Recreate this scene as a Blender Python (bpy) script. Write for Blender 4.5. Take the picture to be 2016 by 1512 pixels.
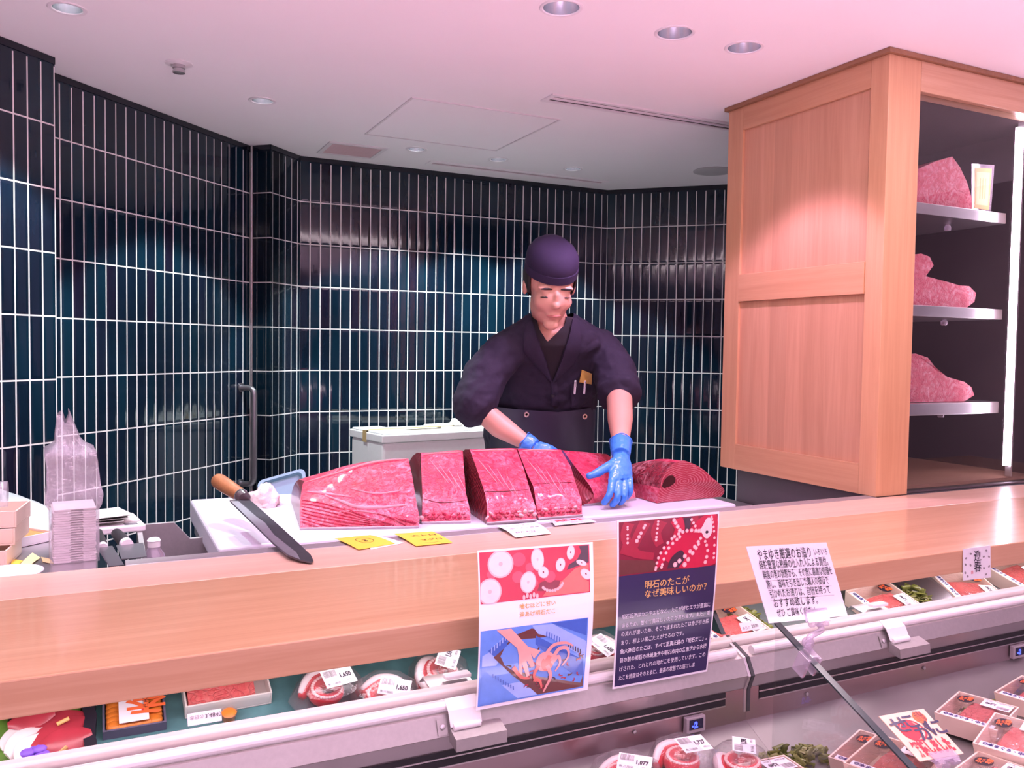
import bpy, bmesh, math, random
from mathutils import Vector, Matrix, noise
random.seed(11)
for _o in list(bpy.data.objects): bpy.data.objects.remove(_o)
SC = bpy.context.scene
COL = SC.collection
R = math.radians
# ------------------------------------------------------------------ camera
FPX, YAW, PITCH, ROLL = 1671.0, R(25.99), R(2.408), R(-.825)
CAM = Vector((0, 0, 1.5))
_F = Vector((math.sin(YAW)*math.cos(PITCH), math.cos(YAW)*math.cos(PITCH), -math.sin(PITCH)))
_r0 = Vector((math.cos(YAW), -math.sin(YAW), 0)); _d0 = _F.cross(_r0)
_Rt = _r0*math.cos(ROLL) + _d0*math.sin(ROLL)
_Dn = -_r0*math.sin(ROLL) + _d0*math.cos(ROLL)
cd = bpy.data.cameras.new('camera'); cam = bpy.data.objects.new('camera', cd); COL.objects.link(cam)
cd.sensor_width = 36; cd.lens = FPX/2016*36; cd.clip_start = .02
cam.matrix_world = Matrix(((_Rt.x, -_Dn.x, -_F.x, CAM.x), (_Rt.y, -_Dn.y, -_F.y, CAM.y), (_Rt.z, -_Dn.z, -_F.z, CAM.z), (0, 0, 0, 1)))
SC.camera = cam
def at(px, py, X=None, Y=None, Z=None, P=None, N=None):
    "a point of the photograph on a known plane of the place"
    d = _Rt*((px-1008)/FPX) + _Dn*((py-756)/FPX) + _F
    if Z is not None: return CAM + d*((Z-CAM.z)/d.z)
    if Y is not None: return CAM + d*((Y-CAM.y)/d.y)
    if X is not None: return CAM + d*((X-CAM.x)/d.x)
    return CAM + d*((Vector(P)-CAM).dot(Vector(N))/d.dot(Vector(N)))
# ------------------------------------------------------------------ world, lights, exposure
SC.view_settings.view_transform = 'Standard'; SC.view_settings.look = 'None'
SC.view_settings.gamma = 1; SC.view_settings.use_curve_mapping = False
SC.view_settings.exposure = 0.0
w = bpy.data.worlds.new('world'); SC.world = w; w.use_nodes = True
w.node_tree.nodes['Background'].inputs[0].default_value = (1, .56, .88, 1)
w.node_tree.nodes['Background'].inputs[1].default_value = .24
PINK = (.97, .56, 1.0); WHITE = (.86, 1, 1)
def spot(x, y, z, energy, color, size=60, blend=.3, tx=None, ty=None, rad=.035):
    l = bpy.data.lights.new('downlight_lamp', 'SPOT'); l.energy = energy; l.color = color
    l.spot_size = R(size); l.spot_blend = blend; l.shadow_soft_size = rad
    o = bpy.data.objects.new('downlight_lamp', l); COL.objects.link(o); o.location = (x, y, z)
    d = Vector(((tx if tx is not None else x)-x, (ty if ty is not None else y)-y, -1.4))
    o.rotation_euler = d.to_track_quat('-Z', 'Y').to_euler(); return o
def area(loc, to, sx, sy, energy, color, spread=180):
    l = bpy.data.lights.new('area_lamp', 'AREA'); l.shape = 'RECTANGLE'; l.size = sx; l.size_y = sy; l.energy = energy; l.color = color; l.spread = R(spread)
    o = bpy.data.objects.new('area_lamp', l); COL.objects.link(o); o.location = loc
    o.rotation_euler = (Vector(to)-Vector(loc)).to_track_quat('-Z', 'Y').to_euler(); return o
CEIL = 2.435
# downlights whose fittings are built further down
DOWN = {'near_left': (-.073, 2.731), 'pink_a': (1.146, 2.077), 'pink_b': (1.53, 2.08), 'pink_c': (1.791, 2.078),
        'left': (.57, 3.391), 'back_a': (1.359, 3.855), 'back_b': (1.788, 3.86), 'back_c': (2.218, 3.864)}
for k, tx, ty, e, sz in (('pink_a', .85, 2.45, 34, 62), ('pink_b', 1.3, 2.45, 34, 62), ('pink_c', 1.81, 2.2, 44, 92)):
    spot(DOWN[k][0], DOWN[k][1], CEIL-.012, e, PINK, sz, .30, tx, ty)
for x, tx, e in ((.35, .35, 26), (-.25, -.15, 26)): spot(x, 2.05, CEIL-.012, e, PINK, 58, .35, tx, 2.35)
spot(DOWN['near_left'][0], DOWN['near_left'][1], CEIL-.012, 66, WHITE, 80, .14, -.20, 2.86)
spot(DOWN['left'][0], DOWN['left'][1], CEIL-.012, 66, WHITE, 90, .14)
for k in ('back_a', 'back_b', 'back_c'): spot(DOWN[k][0], DOWN[k][1], CEIL-.012, 58, WHITE, 90, .14)
# shop light over the counter, refrigerated case tubes, and added unseen lamps for fill
area((.7, 1.25, 2.42), (.7, 1.3, 0), 3.6, .30, 36, (1, .80, .86))
area((.6, .42, 1.08), (.62, .95, .80), 3.0, .03, 4.5, (1, .76, .88))
area((.8, -.9, 2.42), (.8, -.9, 0), 4.4, .8, 385, (1, .63, .90), 85)  # added unseen lamp; its floor bounce brightens the ceiling
area((.3, 1.315, .994), (.3, 1.37, .90), 2.4, .02, 1.8, (1, .86, .95)).data.specular_factor = 0  # added under-counter lamp, lights the sloping deck behind the rail
area((1.9, 1.315, .994), (1.9, 1.37, .90), 1.6, .02, 1.4, (1, .86, .95)).data.specular_factor = 0  # second added under-counter lamp, for the right-hand deck
# ------------------------------------------------------------------ materials
def lin(c):
    if isinstance(c, str): c = [int(c[i:i+2], 16)/255 for i in (0, 2, 4)]
    else: return tuple(c)
    return tuple(x/12.92 if x <= .04045 else ((x+.055)/1.055)**2.4 for x in c)
class NT:
    def __init__(s, name):
        s.m = bpy.data.materials.new(name); s.m.use_nodes = True; s.t = s.m.node_tree; s.n = s.t.nodes; s.l = s.t.links
        s.b = s.n['Principled BSDF']
    def new(s, t, **k):
        n = s.n.new(t)
        for a, v in k.items(): setattr(n, a, v)
        return n
    def put(s, sock, v):
        if isinstance(v, bpy.types.NodeSocket): s.l.new(v, sock)
        else: sock.default_value = v
    def math(s, op, a, b=0.0, c=None):
        n = s.new('ShaderNodeMath', operation=op); s.put(n.inputs[0], a); s.put(n.inputs[1], b)
        if c is not None: s.put(n.inputs[2], c)
        return n.outputs[0]
    def mix(s, f, a, b):
        n = s.new('ShaderNodeMix', data_type='RGBA'); s.put(n.inputs[0], f)
        s.put(n.inputs[6], a if isinstance(a, bpy.types.NodeSocket) else (*lin(a), 1)); s.put(n.inputs[7], b if isinstance(b, bpy.types.NodeSocket) else (*lin(b), 1))
        return n.outputs[2]
    def coord(s, kind='Object', scale=(1, 1, 1), rot=(0, 0, 0)):
        c = s.new('ShaderNodeTexCoord'); m = s.new('ShaderNodeMapping'); s.l.new(c.outputs[kind], m.inputs[0])
        m.inputs['Scale'].default_value = scale; m.inputs['Rotation'].default_value = rot; return m.outputs[0]
    def noise(s, vec, scale=5, detail=3, rough=.5, dist=0):
        n = s.new('ShaderNodeTexNoise'); s.l.new(vec, n.inputs['Vector']); n.inputs['Scale'].default_value = scale
        n.inputs['Detail'].default_value = detail; n.inputs['Roughness'].default_value = rough; n.inputs['Distortion'].default_value = dist
        return n.outputs[0]
    def ramp(s, v, *stops):
        n = s.new('ShaderNodeValToRGB'); s.put(n.inputs[0], v); e = n.color_ramp.elements
        while len(e) < len(stops): e.new(.5)
        for i, (p, c) in enumerate(stops):
            e[i].position = p; c = c if not isinstance(c, (int, float)) else (c, c, c); e[i].color = (*lin(c), 1)
        return n.outputs[0]
    def bump(s, h, strength=.2, dist=.01):
        n = s.new('ShaderNodeBump'); s.l.new(h, n.inputs['Height']); n.inputs['Strength'].default_value = strength; n.inputs['Distance'].default_value = dist
        s.l.new(n.outputs[0], s.b.inputs['Normal']); return n
    def set(s, col=None, rough=None, metal=None, spec=None, coat=None, sss=None, emit=None, es=1):
        I = s.b.inputs
        if col is not None: s.put(I['Base Color'], col if isinstance(col, bpy.types.NodeSocket) else (*lin(col), 1))
        if rough is not None: s.put(I['Roughness'], rough)
        if metal is not None: I['Metallic'].default_value = metal
        if spec is not None: I['Specular IOR Level'].default_value = spec
        if coat is not None: I['Coat Weight'].default_value = coat; I['Coat Roughness'].default_value = .08
        if sss is not None: I['Subsurface Weight'].default_value = sss; I['Subsurface Scale'].default_value = .01; I['Subsurface Radius'].default_value = (1, .3, .2)
        if emit is not None: I['Emission Color'].default_value = (*lin(emit), 1); I['Emission Strength'].default_value = es
        return s.m
def plain(name, col, rough=.5, metal=0, vary=.06, scale=14, bump=0, **k):
    t = NT(name); n = t.noise(t.coord(), scale, 3); c = lin(col)
    a = tuple(max(0, x*(1-vary)) for x in c); b = tuple(min(1, x*(1+vary)) for x in c)
    m = t.set(t.mix(n, a, b), rough, metal, **k)
    if bump: t.bump(n, bump, .004)
    return m
def clear(name, tint=(1, 1, 1), rough=.04, base=.10, milky=0.0, milk=(1, 1, 1), wrinkle=0, ior=1.45, scale=40):
    "clear film, plastic or glass: see-through, with reflections by angle and, for bags, a little milkiness"
    t = NT(name); t.n.remove(t.b); out = t.n['Material Output']
    tr = t.new('ShaderNodeBsdfTransparent'); tr.inputs[0].default_value = (*tint, 1)
    gl = t.new('ShaderNodeBsdfGlossy'); gl.inputs['Roughness'].default_value = rough
    fr = t.new('ShaderNodeLayerWeight'); fr.inputs[0].default_value = .5
    mx = t.new('ShaderNodeMixShader'); t.put(mx.inputs[0], t.math('MULTIPLY_ADD', t.math('POWER', fr.outputs['Facing'], 4.0), .9, base))
    t.l.new(tr.outputs[0], mx.inputs[1]); t.l.new(gl.outputs[0], mx.inputs[2]); last = mx.outputs[0]
    if wrinkle:
        nz = t.noise(t.coord(), scale, 4, .6, 1.5); b = t.new('ShaderNodeBump'); t.l.new(nz, b.inputs['Height'])
        b.inputs['Strength'].default_value = wrinkle; b.inputs['Distance'].default_value = .01
        t.l.new(b.outputs[0], gl.inputs['Normal']); t.l.new(b.outputs[0], fr.inputs['Normal'])
    if milky:
        df = t.new('ShaderNodeBsdfDiffuse'); df.inputs[0].default_value = (*milk, 1)
        m2 = t.new('ShaderNodeMixShader'); m2.inputs[0].default_value = milky
        t.l.new(last, m2.inputs[1]); t.l.new(df.outputs[0], m2.inputs[2]); last = m2.outputs[0]
    t.l.new(last, out.inputs['Surface']); return t.m
def wood(name, c1, c2, axis=0, board=0.0, rough=.38, coat=.15):
    "straight-grained cypress; axis is the grain direction"
    t = NT(name); sc = [9, 9, 9]; sc[axis] = .45
    v = t.coord('Object', tuple(sc)); n1 = t.noise(v, 3.2, 6, .62, .6)
    sc2 = [60, 60, 60]; sc2[axis] = 1.2; n2 = t.noise(t.coord('Object', tuple(sc2)), 4, 2, .5)
    f = t.math('MULTIPLY_ADD', n2, .25, t.math('MULTIPLY', n1, .85))
    c = t.mix(t.ramp(f, (.38, 0), (.68, 1)), c1, c2)
    if board:                                    # jointed boards, each a slightly different tone
        cc = t.new('ShaderNodeTexCoord'); sp = t.new('ShaderNodeSeparateXYZ'); t.l.new(cc.outputs['Object'], sp.inputs[0])
        q = t.math('FLOOR', t.math('DIVIDE', sp.outputs[1], board)); wn = t.new('ShaderNodeTexWhiteNoise', noise_dimensions='1D'); t.l.new(q, wn.inputs['W'])
        hs = t.new('ShaderNodeHueSaturation'); t.l.new(c, hs.inputs['Color'])
        t.put(hs.inputs['Value'], t.math('MULTIPLY_ADD', wn.outputs[0], .16, .92)); c = hs.outputs[0]
    m = t.set(c, rough, coat=coat); t.bump(f, .06, .002); return m
def tile(name):
    "glossy dark teal stick tiles with white grout, laid by the wall's own metres (UV)"
    t = NT(name); uv = t.new('ShaderNodeUVMap'); sp = t.new('ShaderNodeSeparateXYZ'); t.l.new(uv.outputs[0], sp.inputs[0])
    PU, PV = .0515, .2095
    u = t.math('DIVIDE', sp.outputs[0], PU); v = t.math('DIVIDE', t.math('SUBTRACT', sp.outputs[1], .1175), PV)
    fu = t.math('FRACT', u); fv = t.math('FRACT', v)
    du = t.math('MULTIPLY', t.math('MINIMUM', fu, t.math('SUBTRACT', 1, fu)), PU)
    dv = t.math('MULTIPLY', t.math('MINIMUM', fv, t.math('SUBTRACT', 1, fv)), PV)
    d = t.math('MINIMUM', du, dv)
    top = t.math('LESS_THAN', sp.outputs[1], 2.405)
    g = t.math('MULTIPLY', t.math('LESS_THAN', d, .0026), top)
    cx = t.new('ShaderNodeCombineXYZ'); t.l.new(t.math('FLOOR', u), cx.inputs[0]); t.l.new(t.math('FLOOR', v), cx.inputs[1])
    wn = t.new('ShaderNodeTexWhiteNoise', noise_dimensions='3D'); t.l.new(cx.outputs[0], wn.inputs['Vector'])
    base = t.ramp(wn.outputs[0], (0, (.004, .008, .020)), (.45, (.004, .010, .022)), (.8, (.003, .020, .037)), (1, (.011, .005, .017)))
    edge = t.math('SMOOTH_MIN', t.math('DIVIDE', d, .012), 1.0, .2)
    gl = t.noise(t.coord('Object', (14, 14, 3)), 4, 2)
    c = t.mix(t.math('MULTIPLY', gl, .4), base, (.006, .027, .054))
    m = t.set(t.mix(g, c, (.80, .77, .76)), t.math('MULTIPLY_ADD', g, .6, .07), spec=.55)
    t.bump(t.math('MULTIPLY_ADD', gl, .25, edge), .35, .0022); return m
def flesh(name, c1, c2, c3, fib=(30, 30, 30), rough=.34, ring=0, streak=.5):
    "raw tuna: red muscle with pale fat membranes and dark creases"
    t = NT(name); v = t.coord('Object', fib); o = t.coord('Object')
    n1 = t.noise(v, 1.6, 6, .65, 1.5); n2 = t.noise(o, 24, 6, .7, 2.2); n3 = t.noise(o, 5.5, 3, .5, .5)
    c = t.mix(t.ramp(n1, (.35, 0), (.65, 1)), c1, c2)
    k = t.math('MULTIPLY', t.ramp(n2, (.45, 0), (.66, 1)), t.ramp(n3, (.38, .12), (.58, 1)))
    c = t.mix(t.math('MULTIPLY', k, streak), c, c3)
    vo = t.new('ShaderNodeTexVoronoi', feature='DISTANCE_TO_EDGE'); mp = t.coord('Object', (1, 1.4, 1.4))
    ad = t.new('ShaderNodeVectorMath', operation='ADD'); sc = t.new('ShaderNodeVectorMath', operation='SCALE'); nz = t.new('ShaderNodeTexNoise'); nz.inputs['Scale'].default_value = 30; t.l.new(mp, nz.inputs['Vector'])
    t.l.new(nz.outputs['Color'], sc.inputs[0]); sc.inputs['Scale'].default_value = .035; t.l.new(mp, ad.inputs[0]); t.l.new(sc.outputs[0], ad.inputs[1]); t.l.new(ad.outputs[0], vo.inputs['Vector']); vo.inputs['Scale'].default_value = 48
    cr = t.ramp(vo.outputs[0], (0, 1), (.07, 0)); c = t.mix(t.math('MULTIPLY', cr, .30), c, tuple(x*.55 for x in c1))
    m = t.set(c, rough, sss=.08, coat=.12); t.bump(t.math('SUBTRACT', t.math('ADD', n1, n2), t.math('MULTIPLY', cr, .5)), .55, .005); return m
def rings(name, c1, c2, centre, scale, sq=(1, 1, 1), rough=.25, dist=1.2):
    "a cut face with the curved muscle layers around its centre"
    t = NT(name); cc = t.new('ShaderNodeTexCoord'); mp = t.new('ShaderNodeMapping'); t.l.new(cc.outputs['Object'], mp.inputs[0])
    mp.inputs['Location'].default_value = tuple(-a*b for a, b in zip(centre, sq)); mp.inputs['Scale'].default_value = sq
    wv = t.new('ShaderNodeTexWave', wave_type='RINGS', rings_direction='SPHERICAL'); t.l.new(mp.outputs[0], wv.inputs[0])
    wv.inputs['Scale'].default_value = scale; wv.inputs['Distortion'].default_value = dist; wv.inputs['Detail'].default_value = 2; wv.inputs['Detail Scale'].default_value = 3
    n = t.noise(t.coord(), 16, 3)
    c = t.mix(t.math('MULTIPLY', t.ramp(wv.outputs[0], (.55, 0), (.95, 1)), .6), t.mix(n, c1, tuple(x*.8 for x in lin(c1))), c2)
    m = t.set(c, rough, sss=.08, coat=.3); t.bump(n, .1, .002); return m
M = {}
M['cap_tile'] = plain('dark_tile_capping', (.010, .012, .022), .12)
M['sashimi'] = plain('red_sashimi', (.38, .035, .055), .3, vary=.25, scale=40, bump=.15)
M['plaster'] = plain('painted_plaster', (.92, .90, .915), .75, vary=.02, scale=3)
M['floor'] = plain('floor_vinyl', (.66, .63, .63), .5)
M['tile'] = tile('teal_tile'); M['black'] = plain('black_shadow_gap', (.012, .012, .016), .6)
M['alu'] = plain('brushed_aluminium', (.62, .60, .62), .34, .9, vary=.05)
M['steel'] = plain('stainless_steel', (.58, .56, .58), .30, .92, vary=.10, scale=9)
M['steel_dull'] = plain('dull_steel_panel', (.43, .41, .41), .48, .75, vary=.10, scale=120)
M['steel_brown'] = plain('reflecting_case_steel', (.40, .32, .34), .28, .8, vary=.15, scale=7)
M['deck'] = plain('grey_deck_steel', (.24, .225, .225), .40, .5, vary=.15, scale=6)
M['steel_dark'] = plain('dark_steel', (.26, .24, .27), .35, .85, vary=.15, scale=8)
M['chrome'] = plain('polished_reflector', (.86, .86, .90), .22, 1, vary=.02)
M['wood_x'] = wood('cypress_along_counter', (.66, .40, .25), (.56, .31, .18), 0, rough=.30, coat=.5)
M['wood_pink_lit'] = wood('pink_lit_cypress', (.76, .52, .40), (.68, .43, .33), 0, rough=.32, coat=.25)  # pink light on the counter's rear band, put into the wood colour
M['wood_z'] = wood('cypress_upright', (.68, .38, .215), (.59, .315, .17), 2)
M['wood_y'] = wood('cypress_rails', (.66, .37, .21), (.58, .305, .165), 1)
M['wood_panel'] = wood('cypress_panel_boards', (.67, .37, .23), (.57, .30, .18), 2, board=.085)
M['wood_trim'] = wood('dark_wood_trim', (.34, .17, .09), (.25, .12, .06), 1)
M['glass'] = clear('clear_glass', (.93, .95, .95), .01, .035)
M['film'] = clear('clear_plastic_film', (.985, .98, .985), .08, .025, .0, (.95, .9, .97), .3)
M['bag'] = clear('crinkled_plastic_bag', (.93, .92, .95), .12, .12, .17, (.95, .88, .98), 1.0, scale=30)
M['dome'] = clear('clear_plastic_lid', (.97, .97, .98), .07, .07, .03, (.95, .9, .97), .3)
M['acrylic'] = clear('clear_acrylic', (.90, .86, .93), .05, .14, .18, (.9, .8, .95))
M['edge_glass'] = plain('dark_green_glass_edge', (.035, .055, .06), .12, .0, spec=.6)
M['white'] = plain('white_plastic', (.82, .80, .82), .35, vary=.03)
M['cream'] = plain('cream_plastic', (.74, .70, .66), .4, vary=.04)
M['paper'] = plain('white_paper', (.82, .80, .86), .55, vary=.02)
M['paper_gloss'] = plain('laminated_paper', (.80, .78, .86), .16, vary=.02, coat=.5)
M['foam'] = plain('white_foam', (.84, .84, .84), .65, vary=.04, scale=60, bump=.1)
M['board'] = plain('white_cutting_board', (.62, .60, .68), .42, vary=.06, scale=7, bump=.05)
M['ink'] = plain('black_ink', (.02, .015, .03), .5); M['navy_ink'] = plain('navy_print', (.030, .022, .085), .22, vary=.04, coat=.5)
M['gold'] = plain('gold_print', (.62, .36, .12), .4); M['white_print'] = plain('white_print', (.72, .68, .80), .4)
M['yellow'] = plain('yellow_note', (.88, .58, .06), .6, vary=.04); M['yellow_pale'] = plain('pale_yellow_note', (.86, .72, .36), .6)
M['red'] = plain('red_print', (.72, .03, .06), .4); M['orange'] = plain('orange_print', (.86, .16, .05), .4)
M['blue_ink'] = plain('blue_black_ink', (.03, .03, .16), .5)
M['grey_ink'] = plain('grey_print', (.28, .25, .27), .5)
M['pink_box'] = plain('pale_wood_paper_box', (.80, .62, .52), .5, vary=.04, bump=.02)
M['fold_box'] = plain('folded_white_carton', (.82, .72, .74), .6, vary=.03)
M['fold_shade'] = plain('carton_slot', (.36, .26, .27), .7)
M['tuna_red'] = flesh('tuna_red_flesh', (.44, .008, .042), (.62, .035, .105), (.82, .34, .46), streak=.75)
M['tuna_pale'] = flesh('tuna_belly_flesh', (.54, .030, .085), (.66, .085, .15), (.82, .38, .48), streak=.8)
M['tuna_dark'] = plain('tuna_bloodline', (.055, .010, .012), .3, vary=.5, scale=40, bump=.3)
M['skin'] = plain('tuna_skin', (.42, .36, .40), .28, .25, vary=.3, scale=20)
M['fat'] = plain('pale_fish_fat', (.74, .42, .44), .3, vary=.2, scale=50, bump=.3)
M['cut'] = rings('tuna_cut_face', (.20, .016, .030), (.34, .06, .08), (0, -.2, 0), 34)
M['spine'] = flesh('tuna_spine_side', (.07, .006, .012), (.36, .018, .045), (.76, .36, .40), (45, 45, 45), streak=.95)
M['saku'] = flesh('tuna_saku', (.66, .08, .09), (.74, .16, .15), (.82, .42, .38), (60, 8, 30), streak=.4)
# ------------------------------------------------------------------ mesh helpers
def wloc(o):
    v = Vector((0, 0, 0))
    while o is not None: v += o.location; o = o.parent
    return v
class B:
    def __init__(s): s.v = []; s.f = []; s.m = []; s.uv = {}
    def add(s, vs, fs, mi=0):
        k = len(s.v); s.v += [Vector(p) for p in vs]
        for f in fs: s.f.append([i+k for i in f]); s.m.append(mi)
        return s
    def box(s, x0, x1, y0, y1, z0, z1, mi=0, T=None):
        vs = [Vector((x, y, z)) for z in (z0, z1) for y in (y0, y1) for x in (x0, x1)]
        if T is not None: vs = [T @ p for p in vs]
        return s.add(vs, [(0, 2, 3, 1), (4, 5, 7, 6), (0, 1, 5, 4), (2, 6, 7, 3), (0, 4, 6, 2), (1, 3, 7, 5)], mi)
    def prism(s, poly, ext, mi=0, mi_side=None, mi_back=None):
        "a flat polygon pushed along ext"
        e = Vector(ext); n = len(poly); P = [Vector(p) for p in poly]; k = len(s.v)
        s.v += P + [p+e for p in P]
        s.f.append(list(range(k, k+n))); s.m.append(mi)
        s.f.append([k+n+i for i in reversed(range(n))]); s.m.append(mi if mi_back is None else mi_back)
        for i in range(n):
            j = (i+1) % n; s.f.append([k+i, k+n+i, k+n+j, k+j]); s.m.append(mi if mi_side is None else mi_side)
        return s
    def loft(s, secs, mi=0, cap=True, close=True):
        k = len(s.v); n = len(secs[0])
        for q in secs: s.v += [Vector(p) for p in q]
        for a in range(len(secs)-1):
            for i in range(n if close else n-1):
                j = (i+1) % n; s.f.append([k+a*n+i, k+a*n+j, k+(a+1)*n+j, k+(a+1)*n+i]); s.m.append(mi)
        if cap and close:
            s.f.append([k+i for i in reversed(range(n))]); s.m.append(mi)
            s.f.append([k+(len(secs)-1)*n+i for i in range(n)]); s.m.append(mi)
        return s
    def tube(s, path, r, n=12, mi=0, cap=True, flat=1.0, up=None):
        P = [Vector(p) for p in path]; rs = r if isinstance(r, (list, tuple)) else [r]*len(P); secs = []
        U = Vector(up) if up is not None else None
        for i, p in enumerate(P):
            t = (P[min(i+1, len(P)-1)]-P[max(i-1, 0)]).normalized()
            if U is None: U = t.orthogonal()
            U = (U - t*U.dot(t)).normalized(); W = t.cross(U)
            secs.append([p + U*math.cos(2*math.pi*k/n)*rs[i] + W*math.sin(2*math.pi*k/n)*rs[i]*flat for k in range(n)])
        return s.loft(secs, mi, cap)
    def ball(s, c, r, n=12, mi=0, rot=None):
        c = Vector(c); rx, ry, rz = (r, r, r) if isinstance(r, (int, float)) else r; secs = []
        for a in range(1, n):
            th = math.pi*a/n
            q = [Vector((rx*math.sin(th)*math.cos(2*math.pi*k/(2*n)), ry*math.sin(th)*math.sin(2*math.pi*k/(2*n)), -rz*math.cos(th))) for k in range(2*n)]
            secs.append([c + (rot @ p if rot else p) for p in q])
        return s.loft(secs, mi)
    def lathe(s, c, prof, n=24, mi=0, T=None, cap=True):
        secs = [[Vector((r*math.cos(2*math.pi*k/n), r*math.sin(2*math.pi*k/n), z)) for k in range(n)] for r, z in prof]
        c = Vector(c); return s.loft([[c + (T @ p if T else p) for p in q] for q in secs], mi, cap)
    def disc(s, o, u, v, r, n=20, mi=0, ru=None):
        o, u, v = Vector(o), Vector(u), Vector(v)
        return s.add([o+u*math.cos(2*math.pi*k/n)*(ru or r)+v*math.sin(2*math.pi*k/n)*r for k in range(n)], [list(range(n))], mi)
    def build(s, name, mats, parent=None, smooth=None, bevel=0, origin=None, label=None, cat=None, group=None, kind=None, fix=True, seg=2):
        if not isinstance(mats, (list, tuple)): mats = [mats]
        P = wloc(parent) if parent else None
        if origin is None and parent is None:
            xs = [p.x for p in s.v]; ys = [p.y for p in s.v]; zs = [p.z for p in s.v]
            origin = Vector(((min(xs)+max(xs))/2, (min(ys)+max(ys))/2, min(zs)))
        O = P if parent else Vector(origin)
        me = bpy.data.meshes.new(name); me.from_pydata([p-O for p in s.v], [], s.f)
        for x in mats: me.materials.append(M[x] if isinstance(x, str) else x)
        me.polygons.foreach_set('material_index', s.m)
        if s.uv:
            ul = me.uv_layers.new(name='UVMap')
            for lp in me.loops: ul.data[lp.index].uv = s.uv.get(lp.vertex_index, (0, 0))
        if fix:
            bm = bmesh.new(); bm.from_mesh(me); bmesh.ops.recalc_face_normals(bm, faces=bm.faces); bm.to_mesh(me); bm.free()
        if smooth is not None:
            me.polygons.foreach_set('use_smooth', [True]*len(me.polygons)); me.set_sharp_from_angle(angle=R(smooth))
        me.update(); o = bpy.data.objects.new(name, me); COL.objects.link(o)
        if parent: o.parent = parent
        else: o.location = O
        if bevel:
            b = o.modifiers.new('bevel', 'BEVEL'); b.width = bevel; b.segments = seg; b.limit_method = 'ANGLE'; b.angle_limit = R(40); b.harden_normals = False
        tag(o, label, cat, group, kind); return o
def tag(o, label=None, cat=None, group=None, kind=None):
    for k, v in (('label', label), ('category', cat), ('group', group), ('kind', kind)):
        if v: o[k] = v
    return o
def thing(name, label, cat, loc=(0, 0, 0), group=None):
    o = bpy.data.objects.new(name, None); COL.objects.link(o); o.location = loc; o.empty_display_size = .05
    return tag(o, label, cat, group)
def kids(o): return [c for c in list(bpy.data.objects) if c.parent == o]
def copy_tree(o, parent=None):
    c = o.copy(); COL.objects.link(c)
    if parent: c.parent = parent
    for k in kids(o): copy_tree(k, c)
    return c
def again(o, loc, rz=0, label=None, tilt=(0, 0), group=None):
    c = copy_tree(o); c.location = loc; c.rotation_euler = (tilt[0], tilt[1], rz)
    if label: c['label'] = label
    if group: c['group'] = group
    return c
def bake(o, keep_smooth=True):
    "freeze the modifiers of an object into its mesh"
    dg = bpy.context.evaluated_depsgraph_get(); dg.update()
    me = bpy.data.meshes.new_from_object(o.evaluated_get(dg)); old = o.data; o.modifiers.clear(); o.data = me
    if not me.materials:
        for m in old.materials: me.materials.append(m)
    me.polygons.foreach_set('use_smooth', [keep_smooth]*len(me.polygons)); return o
def fuse(o, voxel, smooth=6, fac=.5):
    r = o.modifiers.new('fuse', 'REMESH'); r.mode = 'VOXEL'; r.voxel_size = voxel
    if smooth: q = o.modifiers.new('soften', 'SMOOTH'); q.iterations = smooth; q.factor = fac
    return bake(o)
_tc = {}
def glyphs(txt, size, align='LEFT', bold=0.0, shear=0.0):
    key = (txt, round(size, 5), align, bold, shear)
    if key not in _tc:
        c = bpy.data.curves.new('lettering_tmp', 'FONT'); c.body = txt; c.size = size; c.align_x = align; c.resolution_u = 2; c.offset = bold*size; c.shear = shear
        o = bpy.data.objects.new('lettering_tmp', c); COL.objects.link(o)
        dg = bpy.context.evaluated_depsgraph_get(); dg.update(); me = bpy.data.meshes.new_from_object(o.evaluated_get(dg))
        _tc[key] = ([v.co.copy() for v in me.vertices], [list(p.vertices) for p in me.polygons])
        bpy.data.objects.remove(o); bpy.data.curves.remove(c); bpy.data.meshes.remove(me)
    return _tc[key]
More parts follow.
